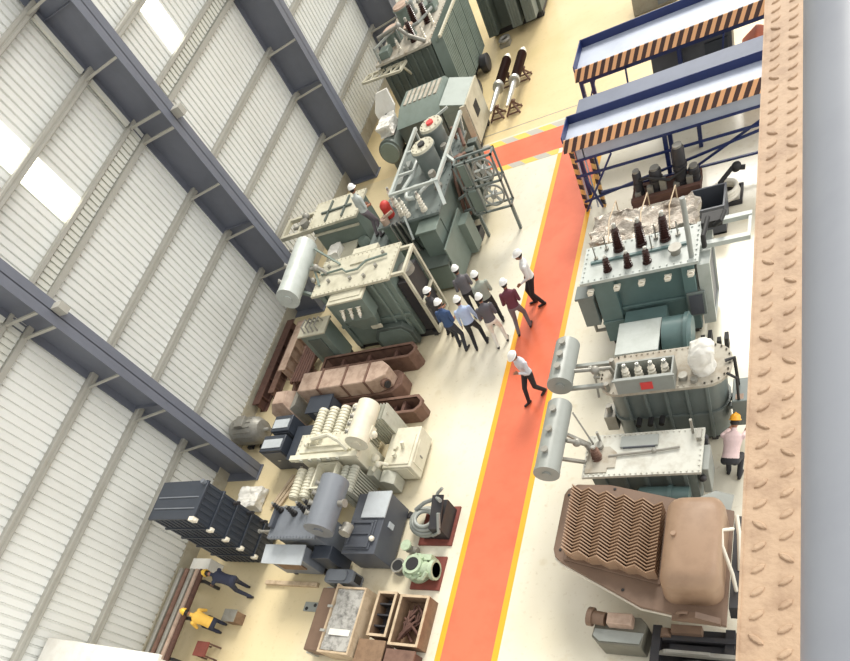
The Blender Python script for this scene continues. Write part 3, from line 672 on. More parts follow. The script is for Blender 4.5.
# ------------------------------------------------------------------ left-hand row
# ---- large sage-green transformer in front of the visitors
t = thing('power_transformer', (-10.8, 12.8, 0), 'large sage-green transformer with pale lid, left of the group of visitors', 'transformer')
b = B(); b.box(-12.2, -9.72, 12.3, 13.42, .18, 2.28)
for x in (-12.0, -10.3, -9.95): b.box(x-.04, x+.04, 12.22, 12.3, .2, 2.2)
b.box(-12.2, -9.72, 12.24, 12.3, .95, 1.05)
obj('tank', b, 'green', t, .012)
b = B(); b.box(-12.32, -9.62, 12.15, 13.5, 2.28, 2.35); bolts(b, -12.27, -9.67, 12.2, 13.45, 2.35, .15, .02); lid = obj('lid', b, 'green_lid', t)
b = B(); b.box(-11.3, -10.45, 13.5, 13.72, 2.25, 2.36); b.box(-11.2, -10.6, 13.05, 13.3, 2.35, 2.39); obj('cover_plate', b, 'green_lid', lid)
b = B(); b.tube([(-12.2, 12.95, 2.38), (-11.4, 12.92, 2.42), (-11.2, 12.75, 2.42), (-10.8, 12.75, 2.42), (-10.6, 13.0, 2.42), (-9.9, 13.05, 2.42)], .03); obj('lid_pipe', b, 'green', lid)
b = B()
for x, y in ((-11.8, 12.6), (-11.0, 12.5), (-10.5, 12.45), (-10.2, 12.75), (-10.1, 13.2), (-12.0, 13.2)): b.cyl((x, y, 2.35), (x, y, 2.43), .05, seg=10)
obj('lid_fitting', b, 'dull_steel', lid)
base_frame(t, -12.2, -9.3, 12.3, 13.4, .18)
b = B(); b.box(-11.62, -10.52, 11.85, 12.24, 1.5, 2.2); b.prism([(-11.62, 11.85, 1.5), (-10.52, 11.85, 1.5), (-10.75, 12.0, 1.0), (-11.3, 12.0, 1.0)], (0, .24, 0)); o = obj('cable_box', b, 'green', t, .01)
b = B(); b.box(-11.68, -10.46, 11.78, 12.24, 2.2, 2.25); b.mat(0).prism([(-11.6, 11.9, 2.25), (-10.55, 11.9, 2.25), (-10.55, 12.22, 2.25), (-11.6, 12.22, 2.25)], (0, 0, .02)); obj('cover', b, 'green_lid', o)
for x in (-11.35, -11.07, -10.79): bushing(o, (x, 11.84, 1.95), (x, 11.66, 1.72), .075, 'white_porc', sheds=3)
obj('window_flange', B().box(-10.95, -10.6, 11.95, 12.0, 1.0, 1.12), 'green_lid', o)
b = B(); b.prism([(-11.2, 12.05, .1), (-9.85, 12.05, .1), (-9.85, 12.05, .55), (-10.1, 12.05, .85), (-10.95, 12.05, .85), (-11.2, 12.05, .55)], (0, .2, 0)); o = obj('lower_hatch', b, 'green_dark', t, .02)
obj('hatch_rim', B().prism([(-11.08, 12.03, .18), (-9.97, 12.03, .18), (-9.97, 12.03, .52), (-10.16, 12.03, .75), (-10.9, 12.03, .75), (-11.08, 12.03, .52)], (0, .02, 0)), 'green', o)
b = B()
for y in (12.36, 13.34):
    b.box(-9.3, -9.22, y-.04, y+.04, .1, 2.3); b.box(-9.72, -9.3, y-.04, y+.04, 2.22, 2.3)
b.box(-9.3, -9.22, 12.4, 13.3, 2.22, 2.3); b.box(-9.3, -9.22, 12.4, 13.3, .1, .2); b.box(-9.3, -9.22, 12.4, 13.3, 1.1, 1.16)
o = obj('cooler_frame', b, 'green_lid', t); obj('cooler_core', B().box(-9.68, -9.34, 12.42, 13.28, .2, 1.9), 'black_steel', o, label='dark cooler core')
b = B(); b.lathe((-9.5, 12.85, 1.9), (-9.5, 12.85, 2.05), [(0, .25), (1, .25)], 16); obj('fan', b, 'dull_steel', o)
conservator(t, (-12.72, 11.85, 2.72), (-12.88, 13.95, 2.72), .32, 'teal_lid', 3, side=(-.7, 0, .7))
b = B(); b.bar((-12.75, 12.4, 2.42), (-12.2, 12.5, 1.9), .09); b.bar((-12.8, 13.4, 2.42), (-12.2, 13.3, 1.9), .09); b.bar((-12.5, 13.7, 2.72), (-11.6, 13.2, 2.38), .05); b.bar((-12.45, 13.2, 2.6), (-12.1, 12.5, 2.38), .05); obj('conservator_bracket', b, 'green', t)
b = B(); b.tube([(-12.45, 13.0, 2.6), (-12.2, 13.0, 2.6), (-12.05, 12.95, 2.5), (-12.0, 12.95, 2.35)], .05); b.ball((-12.25, 13.0, 2.6), .1); b.ball((-12.35, 12.7, 2.45), .08); obj('oil_pipe', b, 'dull_steel', t)
b = B(); b.box(-13.4, -12.45, 11.78, 12.35, .15, 1.38); o = obj('control_kiosk', b, 'green', t, .015)
b = B(); b.box(-13.45, -12.4, 11.73, 12.4, 1.38, 1.43); obj('roof', b, 'green_lid', o)
b = B(); b.box(-13.2, -12.7, 11.75, 11.78, .3, 1.2); obj('door', b, 'green_dark', o)
obj('support', B().box(-13.35, -13.2, 11.8, 12.3, 0, .15).box(-12.65, -12.5, 11.8, 12.3, 0, .15), 'black_steel', o)
b = B()
for i in range(4): b.tube([(-13.2+.17*i, 11.85, 1.43), (-13.2+.17*i, 11.9, 1.62), (-13.15+.17*i, 12.2, 1.62), (-13.15+.17*i, 12.25, 1.43)], .025, 6)
obj('cable_rack', b, 'dull_steel', o)

# ---- long-lid transformer by the wall
t = thing('distribution_transformer', (-12.9, 15.9, 0), 'green transformer with long ribbed lid against the wall, beneath the grey-shirted worker', 'transformer')
obj('tank', B().box(-13.7, -11.95, 15.45, 16.45, .15, 2.25), 'green', t, .012)
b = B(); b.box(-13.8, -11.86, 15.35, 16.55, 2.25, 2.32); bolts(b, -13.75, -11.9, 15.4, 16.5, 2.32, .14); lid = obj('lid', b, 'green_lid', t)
b = B()
for x in (-13.1, -12.45): b.box(x-.03, x+.03, 15.5, 16.4, 2.32, 2.37)
b.box(-13.4, -12.2, 15.9, 15.96, 2.32, 2.37); obj('lid_rib', b, 'green_dark', lid)
b = B(); b.torus((-12.1, 16.2, 2.36), .07, .025); obj('lifting_eye', b, 'dark', lid)
base_frame(t, -13.7, -12, 15.5, 16.4, .15)
b = B(); b.box(-15.1, -13.8, 15.5, 15.6, 2.1, 2.22); b.box(-15.1, -13.8, 16.3, 16.4, 2.1, 2.22); b.box(-15.1, -15.0, 15.6, 16.3, 2.1, 2.22); b.box(-14.4, -14.3, 15.6, 16.3, 2.1, 2.22)
o = obj('support_rail', b, 'green_lid', t)
b = B(); b.cyl((-14.05, 15.75, 2.22), (-14.05, 15.75, 2.4), .15); b.ball((-14.15, 16.1, 2.3), .13); b.cyl((-14.7, 15.9, 2.16), (-14.3, 15.9, 2.16), .05); obj('breather', b, 'dull_steel', o)
b = B(); b.box(-13.35, -12.35, 14.5, 15.35, .15, 1.5); o = obj('cable_box', b, 'green', t, .012); obj('cover', B().box(-13.4, -12.3, 14.45, 15.4, 1.5, 1.55), 'green_lid', o); obj('support', B().box(-13.3, -13.2, 14.55, 15.3, 0, .15).box(-12.5, -12.4, 14.55, 15.3, 0, .15), 'black_steel', o)
b = lumpy(-13.2, -12.8, 14.7, 15.2, 1.55, 1.75, 5, .05); obj('cloth_cover', b, 'cloth', o)
b = B(); b.lathe((-12.1, 15.3, .5), (-12.1, 15.3, 1.6), [(0, .16), (.1, .2), (.9, .2), (1, .15)], 16); obj('tap_changer_drum', b, 'green', t)
b = B(); b.bar((-13.7, 15.4, 2.05), (-11.95, 15.38, 2.02), .06); obj('stay', b, 'green_lid', t)

# ---- turreted transformer with pipe frames
t = thing('power_transformer', (-10, 16.6, 0), 'grey-green transformer with two round turrets and pipe frames, a fan cage on its right', 'transformer')
b = B(); b.box(-11.1, -9.15, 15.1, 18.4, .18, 1.85); b.box(-11.78, -11.1, 14.9, 16.0, 0, 1.42); obj('tank', b, 'green', t, .012)
b = B(); b.box(-11.18, -9.05, 15.0, 18.5, 1.85, 1.92); bolts(b, -11.12, -9.1, 15.06, 18.44, 1.92, .2); b.box(-11.82, -11.1, 14.85, 16.05, 1.42, 1.47); obj('lid', b, 'grey_paint', t)
base_frame(t, -11, -9.2, 15.1, 18.4, .18)
for (x, y) in ((-9.66, 17.8), (-9.68, 16.85)):
    b = B(); b.lathe((x, y, 1.92), (x, y, 2.72), [(0, .38), (.06, .38), (.06, .31), (.94, .31), (.94, .37), (1, .37)], 24); o = obj('turret', b, 'grey_paint', t)
    b = B(); b.lathe((x, y, 2.72), (x, y, 2.78), [(0, .36), (1, .34)], 24)
    for i in range(10): b.cyl((x+.3*math.cos(i*.628), y+.27*math.sin(i*.628), 2.78), (x+.27*math.cos(i*.628), y+.27*math.sin(i*.628), 2.81), .02, seg=6)
    obj('turret_cover', b, 'green_lid', o)
    b = B(); b.cyl((x, y, 2.78), (x, y, 2.84), .11); obj('terminal_pad', b, 'red_label' if y > 17 else 'dark', o)
b = B()
for x in (-10.55, -8.98):
    b.bar((x, 15.5, 2.45), (x, 18.5, 2.45), .09)
    for y in (15.6, 17.0, 18.4): b.bar((x if x < -10 else -9.12, y, 1.9), (x, y, 2.45), .06)
for y in (16.35, 17.35): b.bar((-10.55, y, 2.45), (-10.0, y, 2.45), .06)
b.bar((-10.55, 15.55, 2.45), (-8.98, 15.55, 2.45), .07)
b.bar((-10.2, 18.45, 2.45), (-9.4, 18.7, 2.6), .06)
obj('pipe_frame', b, 'teal_lid', t)
b = B(); b.tube([(-10.3, 15.9, 1.95), (-10.3, 15.9, 2.3), (-10.1, 16.3, 2.35), (-10.1, 17.9, 2.35)], .06); b.tube([(-9.9, 15.4, 1.95), (-9.6, 15.5, 2.3), (-9.3, 15.9, 2.3)], .05); b.torus((-9.95, 15.75, 2.2), .25, .06, a0=0, a1=4.2)
obj('oil_pipe', b, 'teal_lid', t)
for x, y in ((-10.4, 15.35), (-10.15, 15.2), (-9.6, 15.25), (-10.8, 15.9)): bushing(t, (x, y, 1.92), (x+.03, y-.02, 2.5), .09, 'white_porc', sheds=5)
b = B(); b.cyl((-10.85, 15.45, 1.92), (-10.85, 15.45, 2.2), .15); b.ball((-10.85, 15.45, 2.25), .16); o = obj('valve_wheel', b, 'red', t, label='red valve')
b = B(); b.cyl((-10.9, 15.15, 1.92), (-10.9, 15.15, 2.1), .12); b.bar((-10.9, 15.15, 2.1), (-10.55, 15.2, 2.2), .07); obj('lever', b, 'rust_light', t)
b = B()
for i, x in enumerate((-9.0, -8.85)): b.tube([(x, 17.6, .4), (x, 17.4, 1.9), (x, 16.9, 2.1), (x, 16.5, 1.7), (x, 16.2, .8)], .055, 10)
obj('cooling_pipe', b, 'rust', t)
for i in range(5):
    b = B(); y = 16.6 + .4*i
    b.box(-9.02, -8.7, y-.12, y+.12, .4, 1.75); obj('radiator', b, 'green_dark', t, .02)
b = B(); b.box(-9.75, -9.15, 14.55, 15.05, .9, 1.72); b.box(-9.8, -9.1, 14.5, 15.08, 1.72, 1.77); obj('marshalling_box', b, 'green', t, .012)
b = B(); b.box(-10.35, -9.05, 14.1, 15.0, .1, .88); o = obj('cable_box', b, 'green', t, .012); obj('cover', B().box(-10.4, -9.0, 14.05, 15.0, .88, .93), 'green_dark', o)
b = B(); b.box(-9.0, -8.95, 14.2, 15.9, .1, 1.3); b.box(-8.95, -8.7, 15.4, 15.9, .1, 1.1); obj('side_panel', b, 'green', t)
b = B(); b.box(-9.15, -8.75, 16.0, 16.35, .0, .3); obj('foot_bracket', b, 'black_steel', t)
b = B(); X0, X1, Y0, Y1, z0, z1 = -8.62, -7.42, 15.95, 16.3, .85, 2.45
for x in (X0, X1-.05):
    for y in (Y0, Y1-.05): b.box(x, x+.05, y, y+.05, z0 if y > Y0+.1 else z0, z1)
for z in (z0, (z0+z1)/2, z1-.05):
    for y in (Y0, Y1-.05): b.box(X0, X1, y, y+.05, z, z+.05)
    for x in (X0, X1-.05): b.box(x, x+.05, Y0, Y1, z, z+.05)
b.box(-8.25, -8.2, Y0, Y0+.05, z0, z1)
for x in (X0+.02, X1-.12): b.box(x, x+.08, 16.1, 16.18, 0, z0)
cg = obj('fan_cage', b, 'grey_paint', t)
for z in (z0+.4, z1-.42):
    b = B(); b.torus((-7.85, Y0+.12, z), .3, .03, axis=(0, 1, 0)); b.cyl((-7.85, Y0+.05, z), (-7.85, Y0+.25, z), .08)
    for k in range(6): b.bar((-7.85, Y0+.15, z), (-7.85+.28*math.cos(k*PI/3), Y0+.15, z+.28*math.sin(k*PI/3)), .1, .02)
    obj('fan', b, 'cons_grey', cg)
b = B(); b.box(-8.55, -8.28, Y0+.06, Y1-.06, z0+.06, z0+.7); b.box(-8.52, -8.3, Y0+.06, Y1-.06, z0+.88, z1-.1); obj('fan_box', b, 'green', cg)
b = B(); b.bar((-8.62, 16.12, 1.5), (-8.95, 16.12, 1.4), .06); b.bar((-8.62, 16.12, 1.0), (-8.95, 16.12, 1.0), .06); obj('stay', b, 'grey_paint', cg)

b = B(); b.bar((-9.05, 15.6, 2.5), (-8.75, 14.95, 2.1), .1, .03); b.bar((-10.2, 15.1, 2.0), (-10.05, 14.7, 1.5), .06); b.bar((-8.98, 16.6, 2.45), (-8.7, 16.4, 2.3), .07); obj('strut', b, 'teal_lid', t)
for x, y, h in ((-9.35, 16.1, .5), (-9.3, 17.3, .45), (-10.15, 17.3, .35)): 
    b = B(); b.lathe((x, y, 1.92), (x, y, 1.92+h), [(0, .13), (.15, .13), (.15, .09), (.8, .09), (.8, .12), (1, .1)], 14); obj('expansion_valve', b, 'dull_steel', t)
b = B(); b.tube([(-9.3, 18.2, 1.95), (-9.3, 18.2, 2.25), (-9.0, 18.0, 2.25), (-8.85, 17.6, 2.0)], .055, 10); b.ball((-9.15, 18.1, 2.25), .09); obj('breather_pipe', b, 'rust', t)
b = B(); b.box(-10.9, -10.6, 16.4, 16.9, 1.92, 2.2); b.box(-10.9, -10.65, 17.3, 17.6, 1.92, 2.1); obj('relay_box', b, 'cons_grey', t, .015)
for i in range(6): obj('cable', B().tube([(-10.7+.07*i, 15.0, 1.95), (-10.7+.09*i, 14.96, 1.9), (-10.68+.1*i, 14.97, 1.2), (-10.6+.1*i, 14.95, .9)], .022, 6), 'dark' if i % 2 else 'dull_steel', t)
obj('tank_stiffener', B().box(-10.55, -10.47, 15.02, 15.1, .2, 1.85).box(-10.47, -10.0, 15.04, 15.1, 1.2, 1.28), 'green_dark', t)
# ---- hooded grey transformer beyond it
t = thing('distribution_transformer', (-11.2, 21.5, 0), 'grey transformer with hipped hood and round drum, beyond the turreted one', 'transformer')
b = B(); b.box(-12.45, -10.75, 20.75, 22.4, .15, 1.55); obj('tank', b, 'green_dark', t, .012)
b = B(); b.prism([(-12.5, 20.7, 1.55), (-10.7, 20.7, 1.55), (-11.0, 21.1, 1.85), (-12.2, 21.1, 1.85)], (0, 0, .001)); 
b = B(); b.rings([[(-12.5, 20.7, 1.55), (-10.7, 20.7, 1.55), (-10.7, 22.45, 1.55), (-12.5, 22.45, 1.55)], [(-12.4, 21.3, 1.85), (-10.85, 21.3, 1.85), (-10.85, 22.3, 1.85), (-12.4, 22.3, 1.85)]]); hd = obj('hood', b, 'green', t)
b = B()
for i in range(7): b.box(-12.25+.2*i, -12.13+.2*i, 21.4, 22.2, 1.85, 1.88)
obj('louvre', b, 'old_lid', hd)
base_frame(t, -12.4, -9.9, 20.8, 22.3, .15)
b = B(); b.box(-10.72, -9.9, 20.8, 22.3, .15, 1.4); b.prism([(-10.72, 20.8, 1.4), (-9.9, 20.8, 1.4), (-9.9, 20.8, 1.5), (-10.72, 20.8, 1.75)], (0, 1.5, 0)); o = obj('cooler_box', b, 'green', t, .01)
b = B(); b.box(-9.9, -9.84, 20.75, 22.35, .2, 1.5); b.box(-10.05, -9.84, 20.72, 20.8, .2, 1.5); obj('end_panel', b, 'green_lid', o); obj('name_plate', B().box(-9.84, -9.83, 21.3, 21.7, .75, 1.15), 'dark', o)
b = B(); b.lathe((-12.9, 20.3, 1.15), (-12.9, 21.3, 1.15), [(0, .36), (.03, .42), (.12, .42), (.12, .36), (.97, .36), (1, .3)], 24); o = obj('drum', b, 'green_dark', t); obj('support', B().box(-13.1, -12.7, 20.5, 21.2, 0, .8), 'green_dark', o)
obj('drum_cover', B().lathe((-12.9, 20.26, 1.15), (-12.9, 20.3, 1.15), [(0, .34), (1, .36)], 24), 'green', o)
b = lumpy(-13.15, -12.65, 20.6, 21.4, 1.5, 1.85, 9, .06); obj('cloth_cover', b, 'cloth', t, label='white cloth over the drum')
b = B(); b.prism([(-13.5, 21.6, 1.9), (-13.35, 21.4, 1.45), (-12.85, 21.35, 1.5), (-12.6, 21.5, 1.95), (-12.75, 21.75, 2.4), (-13.25, 21.8, 2.35)], (.02, .05, 0)); obj('leaning_cover', b, 'cloth', t, label='pale six-sided cover plate')
obj('bracket', B().box(-13.1, -13.0, 21.5, 21.6, 0, 1.8).box(-13.1, -12.45, 21.5, 21.6, 1.2, 1.3), 'green_dark', t)

# ---- tall transformer at the top
t = thing('power_transformer', (-12.3, 25.4, 0), 'tall grey-green transformer with ribbed radiators at the top left, by the last column', 'transformer')
b = B(); b.box(-13.6, -11.45, 23.5, 26.7, .2, 2.4)
for i in range(7): b.box(-13.45+.3*i, -13.38+.3*i, 23.44, 23.5, .25, 2.35)
obj('tank', b, 'green_dark', t, .01)
b = B(); b.box(-13.7, -11.4, 23.4, 26.8, 2.4, 2.47); bolts(b, -13.65, -11.45, 23.45, 26.75, 2.47, .2); obj('lid', b, 'old_lid', t)
base_frame(t, -13.6, -11.2, 23.5, 26.6, .2)
for k in range(4): radiator(t, -11.4, -10.95, 23.5+.8*k, 24.25+.8*k, .35, 2.5, 'green', 6, axis='y')
b = B(); b.bar((-11.0, 23.4, 2.5), (-10.98, 26.7, 2.5), .08); obj('radiator_rail', b, 'green_lid', t)
for (x, y, r, h) in ((-13.2, 24.6, .34, .35), (-13.0, 25.7, .34, .5), (-12.4, 24.4, .2, .3)):
    b = B(); b.lathe((x, y, 2.47), (x, y, 2.47+h), [(0, r), (.1, r), (.1, r*.85), (.9, r*.85), (.9, r), (1, r)], 22); o = obj('turret', b, 'green', t)
    b = B(); b.lathe((x, y, 2.47+h), (x, y, 2.52+h), [(0, r*.95), (1, r*.9)], 22); obj('turret_cover', b, 'rust_light', o)
for x, y in ((-12.2, 24.0), (-11.9, 24.9), (-12.5, 25.2)): bushing(t, (x, y, 2.47), (x+.05, y-.1, 3.2), .12)
for x, y in ((-11.7, 23.8), (-11.6, 24.6), (-12.75, 23.8)): bushing(t, (x, y, 2.47), (x, y, 2.85), .07, 'white_porc', sheds=4)
b = B(); b.tube([(-12.8, 24.9, 2.6), (-12.6, 24.3, 2.75), (-12.0, 24.4, 2.75), (-11.7, 25.2, 2.7)], .05); b.bar((-13.5, 23.5, 2.9), (-12.9, 24.4, 2.9), .06); b.bar((-13.5, 23.5, 2.47), (-13.5, 23.5, 2.95), .06); b.bar((-12.9, 24.4, 2.47), (-12.9, 24.4, 2.95), .06); obj('oil_pipe', b, 'cons_grey', t)
b = B(); A = [(-14.35, 23.15, 2.25), (-14.2, 23.55, 2.25), (-12.6, 22.9, 2.25), (-12.5, 23.4, 2.25)]
b.bar(A[0], A[2], .07); b.bar(A[1], A[3], .07); b.bar(A[0], A[1], .07); b.bar(A[2], A[3], .07)
for i in range(4):
    p = Vector(A[0]).lerp(Vector(A[2]), i/4); q = Vector(A[1]).lerp(Vector(A[3]), (i+.5)/4); r2 = Vector(A[0]).lerp(Vector(A[2]), (i+1)/4); b.bar(p, q, .05); b.bar(q, r2, .05)
b.bar((-12.55, 23.1, 2.25), (-12.55, 23.48, 1.8), .06)
obj('lattice_bracket', b, 'green_lid', t)
for y in (24.1, 25.7):
    b = B(); b.lathe((-10.92, y, .28), (-10.62, y, .28), [(0, .24), (.1, .28), (.9, .28), (1, .24)], 20); obj('wheel', b, 'black_steel', t)
    b = B(); b.box(-11.2, -10.9, y-.1, y+.1, .2, .35); obj('axle_block', b, 'black_steel', t)
for i in range(4):
    b = B(); x, y = -13.3+.5*i, 26.3-.25*i; b.lathe((x, y, 2.47), (x, y, 2.9), [(0, .15), (.2, .15), (.2, .1), (.8, .1), (.8, .14), (1, .12)], 14); obj('expansion_valve', b, 'cons_grey' if i % 2 else 'dull_steel', t)
b = B(); b.tube([(-13.5, 24.1, 2.6), (-13.5, 24.1, 2.95), (-12.7, 24.15, 3.0), (-12.1, 23.6, 2.8), (-11.6, 23.55, 2.5)], .06, 10); b.ball((-12.6, 24.12, 3.0), .11); obj('breather_pipe', b, 'dull_steel', t)
b = B(); b.box(-12.2, -11.7, 25.4, 25.9, 2.47, 2.75); b.box(-13.5, -13.1, 23.6, 24.0, 2.47, 2.7); obj('relay_box', b, 'green', t, .02)
# ---- dark transformer at the top edge
t = thing('distribution_transformer', (-10, 28.6, 0), 'dark grey-green transformer with broad radiators, cut by the top edge', 'transformer')
obj('tank', B().box(-11.0, -8.9, 27.9, 29.7, .2, 1.95), 'green_dark', t, .012); obj('lid', B().box(-11.05, -8.85, 27.85, 29.75, 1.95, 2.02), 'green_lid', t)
base_frame(t, -11, -8.9, 27.9, 29.6, .2)
for i, x in enumerate((-10.75, -9.75, -9.2)):
    b = B(); b.box(x-.2, x+.2, 27.3, 27.83, .3, 2.05)
    for j in range(4): b.box(x-.2+.1*j+.04, x-.2+.1*j+.06, 27.27, 27.3, .35, 2.0)
    obj('radiator', b, 'grey_paint' if i else 'green_dark', t, .02)
obj('header_pipe', B().cyl((-11, 27.84, 1.8), (-8.9, 27.84, 1.8), .05), 'cons_grey', t)
b = B(); b.bar((-10.6, 27.4, 2.05), (-10.4, 28.2, 2.3), .07); b.bar((-9.6, 27.3, 2.1), (-9.55, 27.8, 2.2), .06); obj('bracket', b, 'white_porc', t)
b = B(); b.torus((-10.3, 27.03, .2), .18, .06); b.box(-10.5, -10.1, 26.85, 27.2, 0, .14); obj('valve', b, 'dull_steel', t)
# ---- two bushings on trestles
def big_bushing(x0, x1, label):
    t = thing('condenser_bushing', (x0, 23.3, 0), label, 'bushing', 'long bushings lying on trestles')
    A, C = Vector((x0, 21.85, .48)), Vector((x1, 24.9, .55)); d = C - A
    b = B(); prof = [(.5, .1)]
    for i in range(16):
        s = .5 + .43*i/16; prof += [(s, .1), (s+.008, .17), (s+.016, .1)]
    prof += [(.93, .1)]
    b.lathe(A, C, prof, 16); o = obj('porcelain_sheds', b, 'porcelain', t)
    b = B(); b.lathe(A, C, [(.93, .13), (.97, .13), (.97, .07), (1.02, .06)], 16); obj('head', b, 'white_porc', t)
    b = B(); b.lathe(A, C, [(.0, .05), (.08, .07), (.3, .1), (.42, .1), (.42, .2), (.46, .2), (.46, .13), (.5, .13)], 16); obj('flange_tube', b, 'steel', t)
    for s in (.16, .75):
        p = A + d*s; b = B()
        for sx in (-.25, .25): b.bar((p.x+sx, p.y-.18, 0), (p.x, p.y, .36), .05); b.bar((p.x+sx, p.y+.18, 0), (p.x, p.y, .36), .05)
        b.bar((p.x-.25, p.y-.18, .06), (p.x+.25, p.y-.18, .06), .04); b.bar((p.x-.25, p.y+.18, .06), (p.x+.25, p.y+.18, .06), .04); b.box(p.x-.14, p.x+.14, p.y-.05, p.y+.05, .33, .38)
        obj('trestle', b, 'rust', t)
big_bushing(-9.6, -9.55, 'long brown-and-silver bushing on trestles, the one nearer the tall transformer')
big_bushing(-8.98, -8.95, 'long brown-and-silver bushing on trestles, the one nearer the blue platforms')

# ---- rusty tank frames
def open_trough(name, label, X0, X1, Y0, Y1, h, m, fill=None, end='round'):
    t = thing(name, ((X0+X1)/2, (Y0+Y1)/2, 0), label, 'steel frame', 'rusty tank frames on the floor')
    b = B(); w = .05; r = (Y1-Y0)*.35
    outer = [(X0, Y0), (X1-r, Y0), (X1, Y0+r), (X1, Y1-r), (X1-r, Y1), (X0, Y1)]
    inner = [(X0+w, Y0+w), (X1-r-w*.3, Y0+w), (X1-w, Y0+r+w*.2), (X1-w, Y1-r-w*.2), (X1-r-w*.3, Y1-w), (X0+w, Y1-w)]
    rs = [[(x, y, z) for x, y in pts] for pts, z in ((outer, 0), (outer, h), (inner, h), (inner, .05))]
    b.rings(rs); obj('body', b, m, t, .006)
    rim = [[(x, y, z) for x, y in pts] for pts, z in (([(px + (.03 if px > (X0+X1)/2 else -.03), py + (.03 if py > (Y0+Y1)/2 else -.03)) for px, py in outer], h-.08), ([(px + (.03 if px > (X0+X1)/2 else -.03), py + (.03 if py > (Y0+Y1)/2 else -.03)) for px, py in outer], h+.01), (inner, h+.01), (inner, h-.04))]
    obj('rim', B().rings(rim, cap=False), m, t)
    f = B(); n = 7
    for i in range(n):
        x = X0 + .15 + (X1-X0-.4)*i/(n-1); f.box(x-.05, x+.05, Y0+w+.02, Y1-w-.02, .06, h*(.5+.3*(i % 2)))
    obj('stiffener', f, fill or 'rust_dark', t)
    return t
open_trough('tank_frame', 'long rusty steel frame right behind the pinkish rounded box', -12.9, -9.55, 11.1, 11.58, .6, 'rust')
open_trough('tank_frame', 'dark rusty open trough behind the cream transformer, its end nearest the walkway', -11.6, -8.85, 9.2, 9.72, .5, 'rust', 'rust_dark')
t = thing('rusty_tank_shell', (-11.6, 10.3, 0), 'pinkish rusted steel box with faceted end, below the sage-green transformer', 'steel frame')
b = B(); b.poly([(-13.1, 9.98), (-10.35, 9.98), (-9.95, 10.15), (-9.9, 10.45), (-10.2, 10.68), (-13.1, 10.68)], .5, 1.0)
obj('shell', b, 'rust_light', t, .03)
b = B(); b.poly([(-12.6, 9.95), (-10.0, 9.95), (-9.72, 10.2), (-9.75, 10.6), (-10.0, 10.75), (-12.6, 10.75)], 0, .5); obj('lower_shell', b, 'rust', t, .03)
b = B()
for x in (-12.3, -11.4, -10.6): b.box(x-.03, x+.03, 9.95, 10.71, .52, 1.03)
b.cyl((-10.1, 10.1, .75), (-9.98, 10.02, .75), .14); obj('band', b, 'rust', t)
b = B(); b.cyl((-9.98, 10.02, .75), (-9.94, 10.0, .75), .1); obj('port', b, 'dark', t)
t = thing('navy_crate', (-12.2, 9.55, 0), 'dark blue-grey steel crate left of the cream transformer', 'crate')
obj('body', B().box(-12.6, -11.8, 9.3, 9.85, 0, .8), 'slate', t, .015); obj('lid', B().box(-12.63, -11.77, 9.27, 9.88, .8, .84), 'navy', t); obj('latch', B().box(-12.3, -12.1, 9.25, 9.27, .65, .8), 'steel', t)
def girder(label, x, y0, y1, z, w, h, m):
    t = thing('steel_girder', (x, (y0+y1)/2, z), label, 'girder', 'rusty girders along the wall')
    b = B(); b.box(x-w/2, x+w/2, y0, y1, z, z+.03); b.box(x-w/2, x+w/2, y0, y1, z+h-.03, z+h); b.box(x-.02, x+.02, y0, y1, z+.03, z+h-.03); obj('flange', b, m, t)
    b = B()
    for i in range(5):
        y = y0 + (y1-y0)*(.1+.2*i); b.box(x-w/2+.01, x+w/2-.01, y-.015, y+.015, z+.03, z+h-.03)
    obj('stiffener', b, m, t)
girder('pinkish primed girder lying along the wall, outermost of the three', -14.85, 11.5, 13.6, 0, .3, .5, 'rust_light')
girder('dark rusty girder tight against the corrugated wall', -15.55, 10.3, 13.9, 0, .3, .4, 'rust_dark')
girder('brown rusty girder, the middle one of the three by the wall', -15.2, 10.8, 13.2, 0, .25, .3, 'rust')
t = thing('rusty_scrap', (-14, 12.4, 0), 'heap of rusty frames between wall girders and green control kiosk', 'scrap')
b = B(); rnd = random.Random(4)
for i in range(14):
    x = rnd.uniform(-14.5, -13.7); y = rnd.uniform(11.0, 12.9); a = rnd.uniform(-.4, .4); L_ = rnd.uniform(.3, .6)
    b.bar((x-L_*a, y-L_, .07+.04*(i % 5)), (x+L_*a, y+L_, .07+.04*(i % 5)), .09, .07)
obj('frames', b, 'rust', t)
b = B()
for i in range(6): b.cyl((-14.3+.12*i, 11.0, .38), (-14.2+.1*i, 12.5, .38), .045, seg=8)
obj('pipes', b, 'rust_dark', t)
# ---- dark motor and boxes by the column
t = thing('electric_motor', (-15.1, 9.1, 0), 'grey motor on the floor, between wall column and rusty girders', 'motor')
b = B(); b.lathe((-15.75, 9.15, .48), (-14.5, 9.15, .48), [(0, .1), (.03, .36), (.12, .42), (.8, .42), (.88, .36), (.97, .3), (1, .1)], 24)
for i in range(16): b.box(-15.5, -14.75, 9.15+.41*math.cos(i*PI/8)-.012, 9.15+.41*math.cos(i*PI/8)+.012, .48+.41*math.sin(i*PI/8)-.03, .48+.41*math.sin(i*PI/8)+.03)
obj('housing', b, 'dull_steel', t); obj('foot', B().box(-15.5, -15.3, 8.8, 9.5, 0, .1).box(-14.95, -14.75, 8.8, 9.5, 0, .1), 'black_steel', t)
obj('shaft', B().cyl((-14.52, 9.15, .48), (-14.3, 9.15, .48), .06), 'steel', t); obj('terminal_box', B().box(-15.3, -14.95, 8.95, 9.35, .86, 1.0), 'dull_steel', t, .01)
